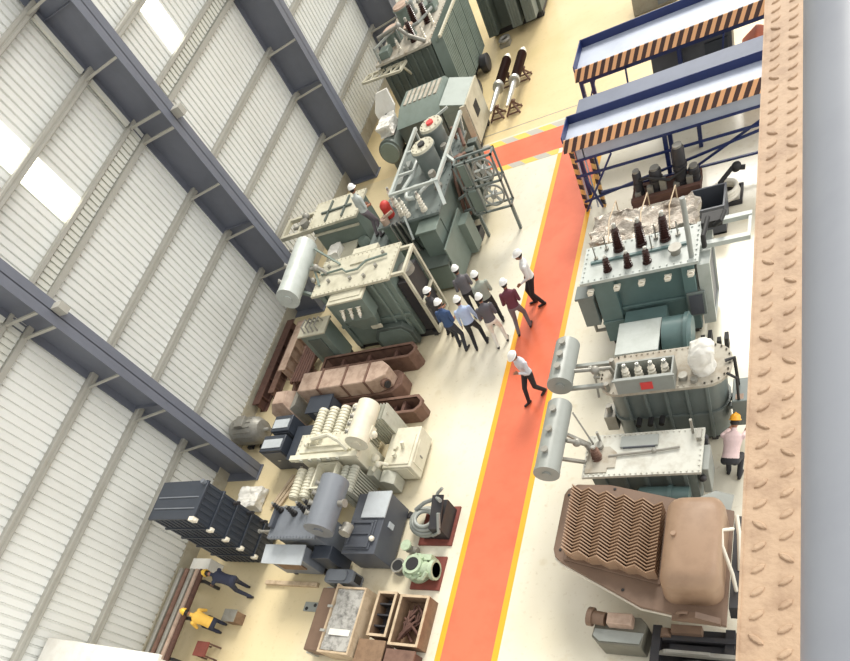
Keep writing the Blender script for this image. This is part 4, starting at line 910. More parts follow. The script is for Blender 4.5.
def dark_box(label, x0, x1, y0, y1, h, plate):
    t = thing('switch_box', ((x0+x1)/2, (y0+y1)/2, 0), label, 'box', 'dark boxes by the wall column')
    obj('body', B().box(x0, x1, y0, y1, 0, h), 'navy', t, .015); obj('door', B().box(x0+.05, x1-.05, y0-.02, y0, .08, h-.08), 'slate', t)
    obj('handle', B().box((x0+x1)/2-.05, (x0+x1)/2+.05, y0-.04, y0-.02, h*.5, h*.55), 'steel', t)
    if plate: obj('top_plate', B().box(x0+.06, x1-.06, y0+.1, y1-.15, h, h+.02), plate, t)
dark_box('dark box with pale top plate, behind its twin by the wall column', -13.55, -12.85, 8.6, 9.15, 1.0, 'bluegrey_light')
dark_box('dark box with pale top plate, the one nearer the column foot', -13.75, -12.9, 7.95, 8.5, .95, 'bluegrey_light')
dark_box('low dark box with bare top beside the cream transformer', -12.8, -12.15, 7.75, 8.9, .75, None)
t = thing('sheet_metal_hood', (-13.1, 9.75, 0), 'pale grey sheet-metal hood standing between dark boxes and navy crate', 'hood')
b = B(); b.rings([[(-14.05, 9.45, 0), (-13.3, 9.45, 0), (-13.3, 10.2, 0), (-14.05, 10.2, 0)], [(-14.05, 9.45, .8), (-13.3, 9.45, .8), (-13.3, 10.2, .8), (-14.05, 10.2, .8)], [(-13.9, 9.6, 1.05), (-13.45, 9.6, 1.05), (-13.45, 10.05, 1.05), (-13.9, 10.05, 1.05)]]); obj('shell', b, 'rust_light', t, .01)
obj('corner_plate', B().prism([(-13.3, 9.5, .05), (-13.16, 9.65, .05), (-13.16, 10.0, .05), (-13.3, 10.15, .05)], (0, 0, .8)), 'dull_steel', t)
t = thing('cloth_heap', (-14.3, 6.8, 0), 'crumpled white sheet lying behind the navy radiator stack', 'sheet')
obj('cloth', lumpy(-14.75, -13.9, 6.5, 7.2, .02, .3, 21, .07), 'cloth', t)
t = thing('timber_planks', (-13.1, 7.0, 0), 'pale timber planks on the floor below the wall column', 'planks')
for i in range(3):
    b = B(); b.bar((-13.5+.14*i, 6.6, .04), (-13.05+.16*i, 7.7, .04), .1, .06); obj('plank', b, 'wood', t)
# ---- cream transformer with tube-topped radiators
t = thing('power_transformer', (-10.4, 7.5, 0), 'cream-white transformer with ribbed radiators, a conservator and cable cabinets', 'transformer')
obj('tank', B().box(-11.4, -9.6, 7.18, 7.85, .15, 1.45), 'white_paint', t, .012)
b = B(); b.box(-11.55, -9.45, 7.12, 7.92, 1.45, 1.53); bolts(b, -11.5, -9.5, 7.16, 7.88, 1.53, .12); b.box(-11.6, -9.4, 7.08, 7.22, 1.53, 1.63); b.box(-11.4, -9.7, 7.32, 7.8, 1.53, 1.57); b.box(-11.1, -10.0, 7.45, 7.49, 1.57, 1.62); lid = obj('lid', b, 'white_paint', t)
b = B()
for i in range(5): b.cyl((-11.2+.3*i, 7.04, 1.58), (-11.2+.3*i, 7.08, 1.58), .06, seg=10)
obj('port', b, 'white_shade', lid)
b = B(); b.tube([(-10.9, 7.55, 1.57), (-10.85, 7.55, 1.8), (-10.3, 7.6, 1.85), (-9.9, 7.4, 1.85), (-9.7, 7.25, 1.65)], .06); b.cyl((-11.0, 7.6, 1.57), (-11.0, 7.6, 1.72), .1); b.ball((-10.8, 7.75, 1.68), .09); b.ball((-11.15, 7.5, 1.65), .07); obj('oil_pipe', b, 'white_paint', t)
base_frame(t, -11.4, -9.6, 7.2, 7.85, .15)
def tube_rad(x, y0, y1, z1, m='white_paint', w=.13):
    b = B(); b.cyl((x, y0, z1-w), (x, y1, z1-w), w, seg=14)
    n = 9
    for i in range(n):
        y = y0 + .06 + (y1-y0-.12)*i/(n-1); b.lathe((x, y-.025, z1-w), (x, y+.025, z1-w), [(0, w*1.14), (1, w*1.14)], 14)
        b.box(x-w*.85, x+w*.85, y-.02, y+.02, .25, z1-w)
    b.cyl((x, y0, .32), (x, y1, .32), w*.6, seg=10)
    return obj('radiator', b, m, t)
for x in (-11.25, -10.87, -10.49, -10.11): tube_rad(x, 7.95, 8.82, 1.5)
for x in (-11.45, -11.1): tube_rad(x, 6.18, 7.05, 1.3)
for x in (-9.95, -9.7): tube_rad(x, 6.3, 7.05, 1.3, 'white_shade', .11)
b = B(); b.box(-10.85, -10.8, 6.35, 7.1, .3, 1.35); b.box(-10.8, -10.15, 7.05, 7.12, .6, 1.38); b.box(-10.85, -10.15, 6.35, 6.4, 1.3, 1.38); b.box(-10.2, -10.15, 6.4, 7.05, .3, 1.38); obj('radiator_frame', b, 'white_paint', t)
conservator(t, (-9.22, 7.25, 1.92), (-9.22, 8.35, 1.92), .275, 'white_paint', 4, side=(-.85, 0, .5))
b = B(); b.bar((-9.4, 7.3, 1.62), (-9.6, 7.3, 1.45), .1); b.bar((-9.4, 7.75, 1.62), (-9.6, 7.75, 1.45), .1); b.prism([(-9.05, 7.4, 1.75), (-8.95, 7.4, 1.75), (-8.9, 7.7, 1.75), (-9.05, 7.8, 1.75)], (0, 0, .15)); b.ball((-8.95, 7.55, 1.75), .1); obj('conservator_bracket', b, 'white_paint', t)
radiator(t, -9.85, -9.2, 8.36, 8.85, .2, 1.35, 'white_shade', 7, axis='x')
b = B(); b.box(-9.35, -8.48, 7.32, 8.55, .08, .66); o = obj('cable_cabinet', b, 'white_paint', t, .02)
b = B(); b.box(-9.2, -8.55, 7.4, 8.3, .66, .69); b.cyl((-9.0, 7.65, .69), (-9.0, 7.65, .82), .06); b.cyl((-8.85, 7.9, .69), (-8.8, 7.95, .85), .05); b.cyl((-9.05, 7.9, .69), (-9.05, 7.9, .75), .07); obj('cover', b, 'white_paint', o)
obj('door', B().box(-8.48, -8.46, 7.5, 8.2, .15, .58).box(-9.2, -8.6, 7.3, 7.32, .15, .58), 'white_paint', o)
b = B(); b.box(-8.46, -8.44, 7.78, 7.82, .3, .42); obj('handle', b, 'dull_steel', o)
b = B()
for x, y in ((-9.2, 7.5), (-8.65, 7.5), (-9.2, 8.3), (-8.65, 8.3)): b.box(x-.06, x+.06, y-.06, y+.06, 0, .08)
obj('foot', b, 'black_steel', o)
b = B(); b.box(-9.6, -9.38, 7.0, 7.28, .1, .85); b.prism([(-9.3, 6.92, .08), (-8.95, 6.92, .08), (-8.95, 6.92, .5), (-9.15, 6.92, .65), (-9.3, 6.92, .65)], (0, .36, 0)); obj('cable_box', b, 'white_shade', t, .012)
b = B(); b.tube([(-9.4, 7.1, .9), (-9.25, 7.3, .95), (-9.1, 7.35, .75)], .05); b.ball((-9.35, 7.4, 1.0), .12); b.ball((-9.25, 7.25, .95), .09); obj('pipe_joint', b, 'white_paint', t)
# ---- blue-grey transformer with big conservator
t = thing('distribution_transformer', (-10.6, 5.3, 0), 'blue-grey transformer with large cylindrical conservator, next to navy radiator stack', 'transformer')
obj('tank', B().box(-11.4, -10.05, 4.98, 5.7, .15, 1.43), 'bluegrey', t, .012)
b = B(); b.box(-11.5, -9.97, 4.88, 5.78, 1.43, 1.5); bolts(b, -11.46, -10.01, 4.92, 5.74, 1.5, .1, .016); lid = obj('lid', b, 'bluegrey', t)
b = B(); b.box(-11.48, -11.36, 5.15, 5.72, 1.5, 1.62); obj('lid_rib', b, 'slate', lid)
base_frame(t, -11.4, -10.1, 5.0, 5.7, .15)
for x, y in ((-11.35, 5.65), (-10.85, 5.55), (-10.55, 5.65), (-10.35, 5.72)): bushing(t, (x, y, 1.5), (x-.02, y+.04, 1.85), .08, 'dark', sheds=4)
b = B(); b.box(-11.75, -10.5, 4.48, 4.85, .25, 1.12); o = obj('cable_box', b, 'bluegrey', t, .012)
b = B(); b.prism([(-11.8, 4.36, 1.12), (-10.46, 4.34, 1.12), (-10.46, 4.86, 1.17), (-11.8, 4.86, 1.17)], (0, 0, .03)); obj('cover', b, 'bluegrey_light', o)
obj('gland_plate', B().box(-11.5, -10.75, 4.44, 4.48, .6, 1.0), 'wood_dark', o); obj('support', B().box(-11.7, -11.6, 4.55, 4.8, 0, .25).box(-10.65, -10.55, 4.55, 4.8, 0, .25), 'black_steel', o)
b = B(); b.box(-10.42, -9.85, 4.62, 4.97, .1, .95); obj('switch_box', b, 'navy', t, .015)
b = B(); b.lathe((-11.9, 5.1, 1.45), (-11.5, 5.1, 1.45), [(0, .06), (.1, .06), (.1, .035), (1, .035)], 10); b.cyl((-11.75, 5.1, 1.45), (-11.75, 5.1, 1.2), .03); obj('drain_pipe', b, 'dull_steel', t)
conservator(t, (-9.45, 4.9, 1.95), (-9.45, 6.2, 1.95), .335, 'bluegrey', 4, side=(-.6, 0, .8))
b = B(); b.bar((-9.5, 5.15, 1.62), (-10.03, 5.15, 1.2), .08); b.bar((-9.5, 5.6, 1.62), (-10.03, 5.6, 1.2), .08); b.box(-9.75, -9.55, 5.1, 5.2, 1.5, 1.7); b.box(-9.75, -9.55, 5.55, 5.65, 1.5, 1.7); obj('conservator_bracket', b, 'bluegrey', t)
b = B(); b.cyl((-9.12, 5.55, 1.95), (-8.95, 5.55, 1.95), .07); b.cyl((-8.97, 5.55, 1.95), (-8.94, 5.55, 1.95), .1); b.lathe((-9.1, 5.0, 1.5), (-9.1, 5.25, 1.45), [(0, .14), (1, .14)], 16); b.bar((-9.2, 5.1, 1.62), (-9.1, 5.1, 1.5), .06); obj('breather', b, 'dull_steel', t)
# ---- slate cabinet
t = thing('control_cabinet', (-9.05, 5.6, 0), 'long slate-grey cabinet lying low with raised rectangular lid panel, by the coil machine', 'cabinet')
obj('body', B().box(-9.55, -8.58, 4.78, 6.42, .06, .92), 'slate', t, .015)
obj('end_cover', B().box(-9.25, -8.55, 5.72, 6.45, .92, .97), 'bluegrey_light', t, .008, label='pale grey end cover')
b = B(); b.box(-9.48, -8.75, 4.88, 5.66, .92, .96)
for (a0, a1, c0, c1) in ((-9.44, -8.79, 4.92, 4.98), (-9.44, -8.79, 5.56, 5.62), (-9.44, -9.38, 4.98, 5.56), (-8.85, -8.79, 4.98, 5.56), (-9.38, -8.85, 5.26, 5.3)): b.box(a0, a1, c0, c1, .96, 1.0)
obj('lid_panel', b, 'slate', t, .006)
obj('lid_knob', B().ball((-8.72, 5.15, .98), .07), 'white_porc', t); obj('base_rail', B().box(-9.5, -8.6, 4.85, 5.0, 0, .06).box(-9.5, -8.6, 6.2, 6.35, 0, .06), 'black_steel', t)
obj('side_latch', B().box(-8.58, -8.55, 5.6, 5.75, .5, .7), 'bluegrey_light', t); obj('corner_bracket', B().prism([(-8.58, 6.2, 0), (-8.3, 6.3, 0), (-8.58, 6.4, 0)], (0, 0, .05)), 'black_steel', t)
t = thing('valve_housing', (-9.7, 4.5, 0), 'squat blue-grey casting with side opening in front of the slate cabinet', 'casting')
b = B(); b.poly(rrect(-10.2, -9.35, 4.18, 4.55, .1), .05, .5); b.box(-10.15, -9.4, 4.23, 4.5, 0, .05); obj('body', b, 'bluegrey', t, .01); obj('cover', B().poly(rrect(-10.1, -9.5, 4.22, 4.5, .1), .5, .56), 'bluegrey', t); obj('opening', B().box(-9.36, -9.33, 4.27, 4.47, .15, .4), 'dark', t)
# ---- navy radiator stack
t = thing('radiator_stack', (-13.65, 5.3, 0), 'tall navy radiator stack with white lifting brackets, standing by the wall', 'radiator')
X0, X1, Y0, Y1, H_ = -14.5, -12.78, 4.78, 5.88, 2.72
nb = 5
for k in range(nb):
    z0 = .1 + k*(H_-.1)/nb; z1 = .1 + (k+1)*(H_-.1)/nb
    b = B(); b.box(X0+.04, X1-.04, Y0+.04, Y1-.04, z0, z1-.06); b.box(X0, X1, Y0, Y1, z1-.06, z1)
    for i in range(9): b.box(X0+.12+i*.18, X0+.2+i*.18, Y0+.015, Y0+.04, z0+.04, z1-.08); 
    for i in range(6): b.box(X1-.04, X1-.015, Y0+.12+i*.17, Y0+.2+i*.17, z0+.04, z1-.08)
    s = obj('section', b, 'navy', t, .008)
    b = B(); b.box(X1-.12, X1+.05, Y0-.05, Y0+.06, z1-.12, z1+.03 if k == nb-1 else z1-.02); b.cyl((X1+.03, Y0, z1-.05), (X1+.1, Y0-.02, z1-.05), .035, seg=8); obj('lifting_bracket', b, 'white_porc', s, label='white bracket')
b = B()
for y in (Y0+.3, Y0+.62): b.box(X0+.1, X1-.1, y-.015, y+.015, H_, H_+.02)
b.cyl((X1-.1, Y1-.08, H_), (X1-.1, Y1-.08, H_+.1), .06); obj('top_rib', b, 'bluegrey', t)
obj('base_rail', B().box(X0+.05, X1-.05, Y0+.1, Y0+.25, 0, .1).box(X0+.05, X1-.05, Y1-.25, Y1-.1, 0, .1), 'black_steel', t)
b = B()
for i in range(4): b.cyl((X1+.02, Y1-.15, .3+.5*i), (X1+.18, Y1-.15, .3+.5*i), .05)
obj('pipe_stub', b, 'black_steel', t)
t = thing('floor_valve', (-12.05, 6.6, 0), 'small black valve on the floor between cream and blue-grey transformers', 'valve')
b = B(); b.cyl((-12.1, 6.5, 0), (-12.1, 6.5, .25), .06); b.cyl((-12.25, 6.5, .25), (-11.95, 6.5, .25), .05); obj('body', b, 'black_steel', t); obj('hand_wheel', B().torus((-12.1, 6.5, .34), .09, .02).cyl((-12.1, 6.5, .25), (-12.1, 6.5, .35), .02), 'dull_steel', t)
# ---- coil machine
t = thing('coil_winder', (-7.75, 6.0, 0), 'pale coil of thick tubing on a black frame over red-oxide plate, beside the walkway', 'machine')
obj('base_plate', B().box(-8.05, -7.12, 5.45, 6.5, 0, .05), 'maroon_plate', t)
b = B(); b.box(-7.5, -7.2, 5.6, 6.4, .05, .55); b.prism([(-7.5, 5.6, .55), (-7.2, 5.6, .55), (-7.2, 6.4, .75), (-7.5, 6.4, .75)], (0, 0, .03)); b.bar((-7.9, 5.65, .1), (-7.3, 5.65, .1), .08); obj('frame', b, 'black_steel', t)
b = B()
for i, (R_, z) in enumerate(((.4, .2), (.37, .29), (.3, .38), (.22, .46))): b.torus((-7.85+.02*i, 6.0-.02*i, z), R_, .05, axis=(.25, .1, 1))
b.tube([(-8.1, 6.2, .45), (-7.8, 6.3, .6), (-7.4, 6.35, .72), (-7.2, 6.2, .85)], .05); b.tube([(-7.6, 6.25, .5), (-7.35, 6.45, .8), (-7.2, 6.5, .9)], .04); b.tube([(-7.55, 5.6, .25), (-7.25, 5.55, .5), (-7.2, 5.9, .8)], .045)
obj('coil', b, 'cons_grey', t, label='pale grey coil')
# ---- green pump
t = thing('oil_pump', (-7.6, 4.7, 0), 'pale green cast pump with dark ports on a red-oxide plate, beside the walkway', 'pump')
obj('base_plate', B().box(-7.95, -7.15, 4.3, 5.15, 0, .05), 'maroon_plate', t)
b = B(); b.lathe((-7.75, 4.75, .05), (-7.75, 4.75, .5), [(0, .32), (.15, .32), (.15, .26), (.6, .28), (.6, .33), (.72, .33), (.72, .24), (1, .24)], 22)
b.cyl((-7.55, 4.7, .28), (-7.2, 4.7, .28), .18); b.lathe((-7.3, 4.7, .28), (-7.2, 4.7, .28), [(0, .24), (1, .24)], 18)
for i in range(8): b.cyl((-7.75+.28*math.cos(i*PI/4), 4.75+.28*math.sin(i*PI/4), .37), (-7.75+.28*math.cos(i*PI/4), 4.75+.28*math.sin(i*PI/4), .44), .03, seg=6)
b.box(-7.6, -7.35, 4.9, 5.05, .05, .4); b.tube([(-7.6, 4.45, .3), (-7.4, 4.4, .45), (-7.3, 4.55, .5)], .05)
obj('body', b, 'pale_green', t)
b = B(); b.lathe((-7.75, 4.75, .5), (-7.75, 4.75, .52), [(0, .17), (1, .16)], 20); obj('port', b, 'dark', t, label='dark round port')
t = thing('pipe_flange', (-8.35, 4.85, 0), 'short dark pipe flange on the floor left of the green pump', 'flange')
b = B(); b.lathe((-8.35, 4.82, 0), (-8.35, 4.82, .22), [(0, .2), (.2, .2), (.2, .15), (.8, .15), (.8, .19), (1, .19)], 20); obj('body', b, 'dull_steel', t); obj('bore', B().cyl((-8.35, 4.82, .22), (-8.35, 4.82, .23), .14), 'dark', t)
t = thing('gate_valve', (-8.1, 5.28, 0), 'small steel valve with round top behind the green pump', 'valve')
b = B(); b.cyl((-8.25, 5.3, .12), (-7.95, 5.25, .12), .09); b.cyl((-8.1, 5.28, .1), (-8.1, 5.28, .35), .06); obj('body', b, 'dull_steel', t); obj('hand_wheel', B().cyl((-8.15, 5.28, .35), (-8.15, 5.28, .4), .14), 'pale_green', t)
# ---- crates
t = thing('film_covered_crate', (-9.8, 3.5, 0), 'large grey open crate with clear film on top, at the bottom of the frame', 'crate')
b = B(); b.box(-9.62, -9.57, 2.42, 4.12, 0, .62); b.box(-9.57, -8.72, 2.42, 2.47, 0, .62); b.box(-9.57, -8.72, 4.0, 4.05, 0, .62); b.box(-8.77, -8.72, 2.47, 4.0, 0, .62); b.box(-9.57, -8.77, 2.47, 4.0, 0, .05); obj('frame', b, 'wood', t)
b = B(); b.box(-10.15, -9.66, 2.45, 4.05, .1, .5); b.cyl((-10.1, 2.5, .2), (-10.1, 4.0, .2), .1); obj('side_panel', b, 'brown_dark', t, .03)
b = B()
for i in range(7): b.box(-9.5+.11*i, -9.43+.11*i, 2.5, 3.97, .06, .5)
obj('winding_bars', b, 'slate', t)
b = lumpy(-9.55, -8.79, 2.5, 3.98, .5, .58, 31, .03); b2 = B()
obj('film', b, 'glassy', t)
obj('paper_label', B().box(-9.45, -8.85, 2.85, 3.0, .6, .606), 'cloth', t)
obj('clamp', B().box(-9.68, -9.55, 2.9, 2.96, .62, .66).box(-9.68, -9.55, 3.5, 3.56, .62, .66).box(-10.2, -10.05, 2.42, 2.5, 0, .3).box(-10.15, -9.95, 4.05, 4.12, 0, .35), 'steel', t)
def crate(label, x0, x1, y0, y1, h, inner, kind):
    t = thing('wooden_crate', ((x0+x1)/2, (y0+y1)/2, 0), label, 'crate', 'small crates beside the walkway'); w = .05
    b = B(); b.box(x0, x1, y0, y0+w, 0, h); b.box(x0, x1, y1-w, y1, 0, h); b.box(x0, x0+w, y0+w, y1-w, 0, h); b.box(x1-w, x1, y0+w, y1-w, 0, h); b.box(x0+w, x1-w, y0+w, y1-w, 0, .04)
    obj('sides', b, 'wood_dark', t)
    b = B(); b.box(x0-.01, x1+.01, y0-.01, y0+w, h, h+.02); b.box(x0-.01, x1+.01, y1-w, y1+.01, h, h+.02); b.box(x0-.01, x0+w, y0+w, y1-w, h, h+.02); b.box(x1-w, x1+.01, y0+w, y1-w, h, h+.02); obj('rim', b, 'wood', t)
    b = B(); rnd = random.Random(int(x0*100) % 97)
    if kind == 'rods':
        for i in range(22):
            xa, xb = rnd.uniform(x0+.12, x1-.12), rnd.uniform(x0+.12, x1-.12); ya = rnd.uniform(y0+.15, y1-.5)
            b.tube([(xa, ya, .08+.01*i), ((xa+xb)/2+rnd.uniform(-.05, .05), ya+.2, .12+.01*i), (xb, ya+.38, .08+.01*i)], .03, 6)
    else:
        for i in range(3):
            y = y0 + (y1-y0)*(i+1)/4; b.box(x0+w, x1-w, y-.02, y+.02, .04, h*.8)
        b.box(x0+.12, x1-.12, y0+.1, y1-.1, .04, .12)
    obj('contents', b, inner, t)
    return t
crate('narrow open wooden crate with dark partitions, next to the film-covered crate', -8.5, -7.98, 2.98, 4.05, .42, 'black_steel', 'part')
crate('open wooden crate full of reddish-brown rods, right beside the walkway', -7.86, -7.1, 2.82, 4.0, .42, 'rust_dark', 'rods')
t = thing('brown_lidded_box', (-8.2, 2.6, 0), 'brown closed box at the bottom edge below the open wooden crates', 'box')
obj('body', B().box(-8.62, -7.95, 1.9, 2.85, 0, .4), 'rust', t, .01); obj('lid', B().box(-8.66, -7.92, 1.88, 2.88, .4, .44), 'wood_dark', t)
t = thing('brown_lidded_box', (-7.5, 2.3, 0), 'reddish-brown closed box at the bottom edge, closest to the walkway', 'box')
obj('body', B().box(-7.85, -7.15, 1.8, 2.7, 0, .36), 'rust_dark', t, .01); obj('lid', B().box(-7.88, -7.12, 1.78, 2.73, .36, .4), 'rust', t)
tag(obj('timber_beam', B().box(-12.6, -10.75, 4.2, 4.32, 0, .1), 'wood', bev=.01), 'long pale timber on the floor in front of the blue-grey transformer', 'timber')
t = thing('bracket_plates', (-10.75, 3.6, 0), 'small pale plates with dark holes on the floor left of the film-covered crate', 'plates')
obj('plate', B().box(-11.0, -10.55, 3.55, 3.8, 0, .03), 'cons_grey', t); obj('hole', B().cyl((-10.9, 3.62, .03), (-10.9, 3.62, .034), .05).cyl((-10.65, 3.72, .03), (-10.65, 3.72, .034), .05), 'dark', t)
# ---- rack along the wall, bottom left
t = thing('pipe_rack', (-14.8, 3.0, 0), 'low steel rack of long pipes along the wall at the bottom left', 'rack')
b = B()
for y in (1.75, 2.9, 4.0): b.box(-15.5, -14.35, y-.04, y+.04, .5, .58); b.box(-15.5, -15.42, y-.04, y+.04, 0, .5); b.box(-14.43, -14.35, y-.04, y+.04, 0, .5)
obj('frame', b, 'black_steel', t)
for x, m in ((-15.35, 'dull_steel'), (-15.12, 'rust'), (-14.9, 'dull_steel'), (-14.68, 'rust_light'), (-14.5, 'rust_dark')):
    obj('pipe', B().cyl((x, 1.5, .66), (x, 4.3, .66), .075), m, t)
t = thing('white_board', (-14.7, 4.6, 0), 'white board lying under the navy radiator stack beside the stooping worker', 'board')
obj('board', B().prism([(-15.3, 4.38, 0), (-14.55, 4.38, 0), (-14.55, 4.72, 0), (-15.3, 4.72, 0)], (0, 0, .5)), 'cloth', t, .01)
t = thing('rusty_stool', (-13.6, 2.15, 0), 'dark red metal stool at the bottom left below the crouching worker', 'stool')
b = B(); b.box(-13.85, -13.4, 1.95, 2.35, .42, .46); obj('seat', b, 'maroon_plate', t)
for x, y in ((-13.82, 1.98), (-13.43, 1.98), (-13.82, 2.32), (-13.43, 2.32)): obj('leg', B().box(x-.02, x+.02, y-.02, y+.02, 0, .42), 'rust_dark', t)
t = thing('wooden_box', (-13.0, 3.35, 0), 'small grey-brown box beside the workers at the bottom left', 'box')
obj('body', B().box(-13.35, -12.95, 3.0, 3.3, 0, .35), 'wood_dark', t, .01); obj('lid', B().box(-13.38, -12.92, 2.98, 3.32, .35, .38), 'dull_steel', t)
t = thing('site_cabin', (-14, .2, 0), 'white flat-topped cabin in the bottom left corner against the wall', 'cabin')
obj('body', B().box(-15.75, -11.75, -2, 1.35, 0, 2.9), 'cloth', t); obj('roof', B().box(-15.8, -11.6, -2.05, 1.42, 2.9, 3.0), 'cloth', t, .02)
obj('door', B().box(-13.6, -12.7, 1.35, 1.38, 0, 2.1), 'cons_grey', t)
# ------------------------------------------------------------------ people
SKIN = P('skin', rgb(150, 104, 80), .55, amount=.1); HAIR = P('dark_hair', rgb(34, 28, 26), .6, amount=.1)
SHOE = P('dark_shoes', rgb(38, 34, 34), .5, amount=.2); EYE = P('eye', rgb(30, 26, 24), .3, amount=0.)
cloth_cache = {}
def fabric(name, c):
    if name not in cloth_cache: cloth_cache[name] = P(name, c, .8, 0, tuple(v*.75 for v in c), .4, 9, .15)
    return cloth_cache[name]
def ik(a, c, l1, l2, hint):
    a, c, hint = Vector(a), Vector(c), Vector(hint); d = c - a; L = min(d.length, (l1+l2)*.999); n = d.normalized()
    c = a + n*L; x = (l1*l1 - l2*l2 + L*L)/(2*L); h = math.sqrt(max(0, l1*l1 - x*x)); hv = hint - n*hint.dot(n)
    hv = hv.normalized() if hv.length > 1e-5 else Vector((0, 1, 0)); return a + n*x + hv*h, c
def person(label, x, y, yaw, shirt, trousers, hat='hat_white', hgt=1.74, tilt=.04, hz=.93, feet=((-.11, 0), (.11, .0)), hands=None, look=.1, sleeves='short', z0=0., group=None, hem=.02):
    root = thing('person', (0, 0, 0), label, 'person', group)
    bones = []; b = B()
    def bone(p0, p1, r0, r1, tg, steps=5):
        p0, p1 = Vector(p0), Vector(p1); bones.append((p0, p1, r0, r1, tg))
        L = (p1-p0).length
        b.lathe(p0, p1, [(-r0*.75/L, r0*.62), (-r0*.3/L, r0*.93)] + [(i/steps, r0+(r1-r0)*i/steps) for i in range(steps+1)] + [(1+r1*.3/L, r1*.93), (1+r1*.75/L, r1*.62)], 14)
    u = Vector((0, math.sin(tilt), math.cos(tilt))); f = Vector((0, math.cos(tilt), -math.sin(tilt))); r = Vector((1, 0, 0))
    Hc = Vector((0, -math.sin(tilt)*.12, hz))
    rings = []
    for t, w, d, o in ((-.1, .1, .075, 0), (-.06, .15, .105, -.01), (.02, .168, .12, -.01), (.12, .155, .108, 0), (.25, .155, .112, .01), (.37, .178, .122, .01), (.46, .18, .105, 0), (.51, .12, .08, -.005), (.545, .06, .058, 0)):
        rings.append([Hc + u*t + f*(o + d*math.sin(2*PI*j/20)) + r*(w*math.cos(2*PI*j/20)) for j in range(20)])
    rings = [[q for q in rg] for rg in rings]; b.rings(rings)
    bones.append((Hc - u*.08, Hc + u*hem, .15, .15, 't')); bones.append((Hc + u*(hem+.02), Hc + u*.47, .15, .16, 's'))
    nk = Hc + u*.53; hd = (u*math.cos(look) + f*math.sin(look)).normalized(); hf = (f*math.cos(look) - u*math.sin(look)).normalized()
    bone(nk - u*.03, nk + hd*.09, .055, .05, 'k'); hc = nk + hd*.185
    hr = []
    for i in range(1, 12):     # skull and jaw as one loft
        a = PI*i/12; zz = -math.cos(a)*.118; w = math.sin(a)**.8*.076*(1 if zz > -.03 else 1 + (zz+.03)*2.2); d = math.sin(a)**.8*.096
        hr.append([hc + hd*zz + r*(w*math.cos(2*PI*j/18)) + hf*(d*math.sin(2*PI*j/18) + (.012 if zz < -.05 else 0)) for j in range(18)])
    b.rings(hr); bones.append((hc - hd*.05, hc + hd*.05, .08, .085, 'h'))
    b.ball(hc + hf*.1 - hd*.02, .017, 8, 6); b.ball(hc + hf*.092 - hd*.06, .02, 8, 6, (1.4, 1, .6)); b.ball(hc + hf*.085 + hd*.025, .022, 8, 6, (2.2, .8, .7))
    for s in (-1, 1): b.ball(hc + r*s*.078 - hd*.015, .024, 8, 6, (.5, .8, 1.2))
    for s, ft in zip((-1, 1), feet):
        fx, fy = ft[0], ft[1]; fz = ft[2] if len(ft) > 2 else 0.
        hip = Hc + r*s*.09 - u*.03; an = Vector((fx, fy, .085 + fz)); kn, an = ik(hip, an, .44, .43, (s*.08, 1, .15))
        bone(hip, kn, .088, .064, 't'); bone(kn, an, .062, .05, 't')
        fd = Vector((s*.15, 1, -.35*(1 if fz > .05 else 0))).normalized(); hl = an + Vector((0, -.045, -.045))
        bone(hl, hl + fd*.19, .038, .034, 'f', 3); bone(an, an - Vector((0, 0, .04)), .045, .042, 'f', 2)
    hands = hands or ((-.29, .06, .72), (.29, .06, .72))
    for s, hp in zip((-1, 1), hands):
        sh = Hc + u*.45 + r*s*.185; el, wr = ik(sh, hp, .285, .25, (s*.5, -1, -.2))
        bone(sh, el, .058, .046, 's'); mid = el.lerp(wr, .5)
        bone(el, wr, .043, .031, 's' if sleeves == 'long' else 'k')
        d = (wr - el).normalized(); side = d.cross(Vector((s, 0, 0))); side = side.normalized() if side.length > .1 else f
        nm = side.cross(d)
        pm = wr + d*.055
        b.rings([[wr + d*t + side*(w*math.cos(2*PI*j/10)) + nm*(.016*math.sin(2*PI*j/10)) for j in range(10)] for t, w in ((-.01, .028), (.03, .036), (.08, .04), (.095, .034))]); bones.append((wr, pm + d*.04, .03, .03, 'k'))
        for q, (off, ln) in enumerate(((-.03, .062), (-.01, .075), (.01, .07), (.03, .055))):
            a0 = wr + d*.085 + side*off*1.05; curl = nm * (-s)
            a1 = a0 + d*ln*.55 + side*off*.12 + curl*.008; a2 = a1 + d*ln*.4 + curl*.02; b.tube([a0 - d*.01, a0 + d*.012, a1, a2], [.0085, .0085, .008, .0068], 8); bones.append((a0, a2, .009, .009, 'k'))
        t0 = wr + d*.025 + side*.03; t1 = t0 + d*.035 + side*.025; t2 = t1 + d*.03 + side*.004; b.tube([t0 - side*.01, t0, t1, t2], [.012, .011, .0095, .008], 8); bones.append((t0, t2, .01, .01, 'k'))
    me = bpy.data.meshes.new('body'); me.from_pydata([tuple(v) for v in b.v], [], b.f); me.update()
    tmp = bpy.data.objects.new('body', me); col.objects.link(tmp)
    md = tmp.modifiers.new('r', 'REMESH'); md.mode = 'VOXEL'; md.voxel_size = .0085; md.use_smooth_shade = True
    m2 = tmp.modifiers.new('s', 'SMOOTH'); m2.factor = .5; m2.iterations = 3
    dg = bpy.context.evaluated_depsgraph_get(); dg.update(); me2 = bpy.data.meshes.new_from_object(tmp.evaluated_get(dg)); bpy.data.objects.remove(tmp)
    n = len(me2.polygons); C_ = np.empty(n*3); me2.polygons.foreach_get('center', C_); C_ = C_.reshape(-1, 3)
    best = np.full(n, 1e9); tg = np.zeros(n, int); idx = {'k': 0, 's': 1, 't': 2, 'f': 3, 'h': 0}
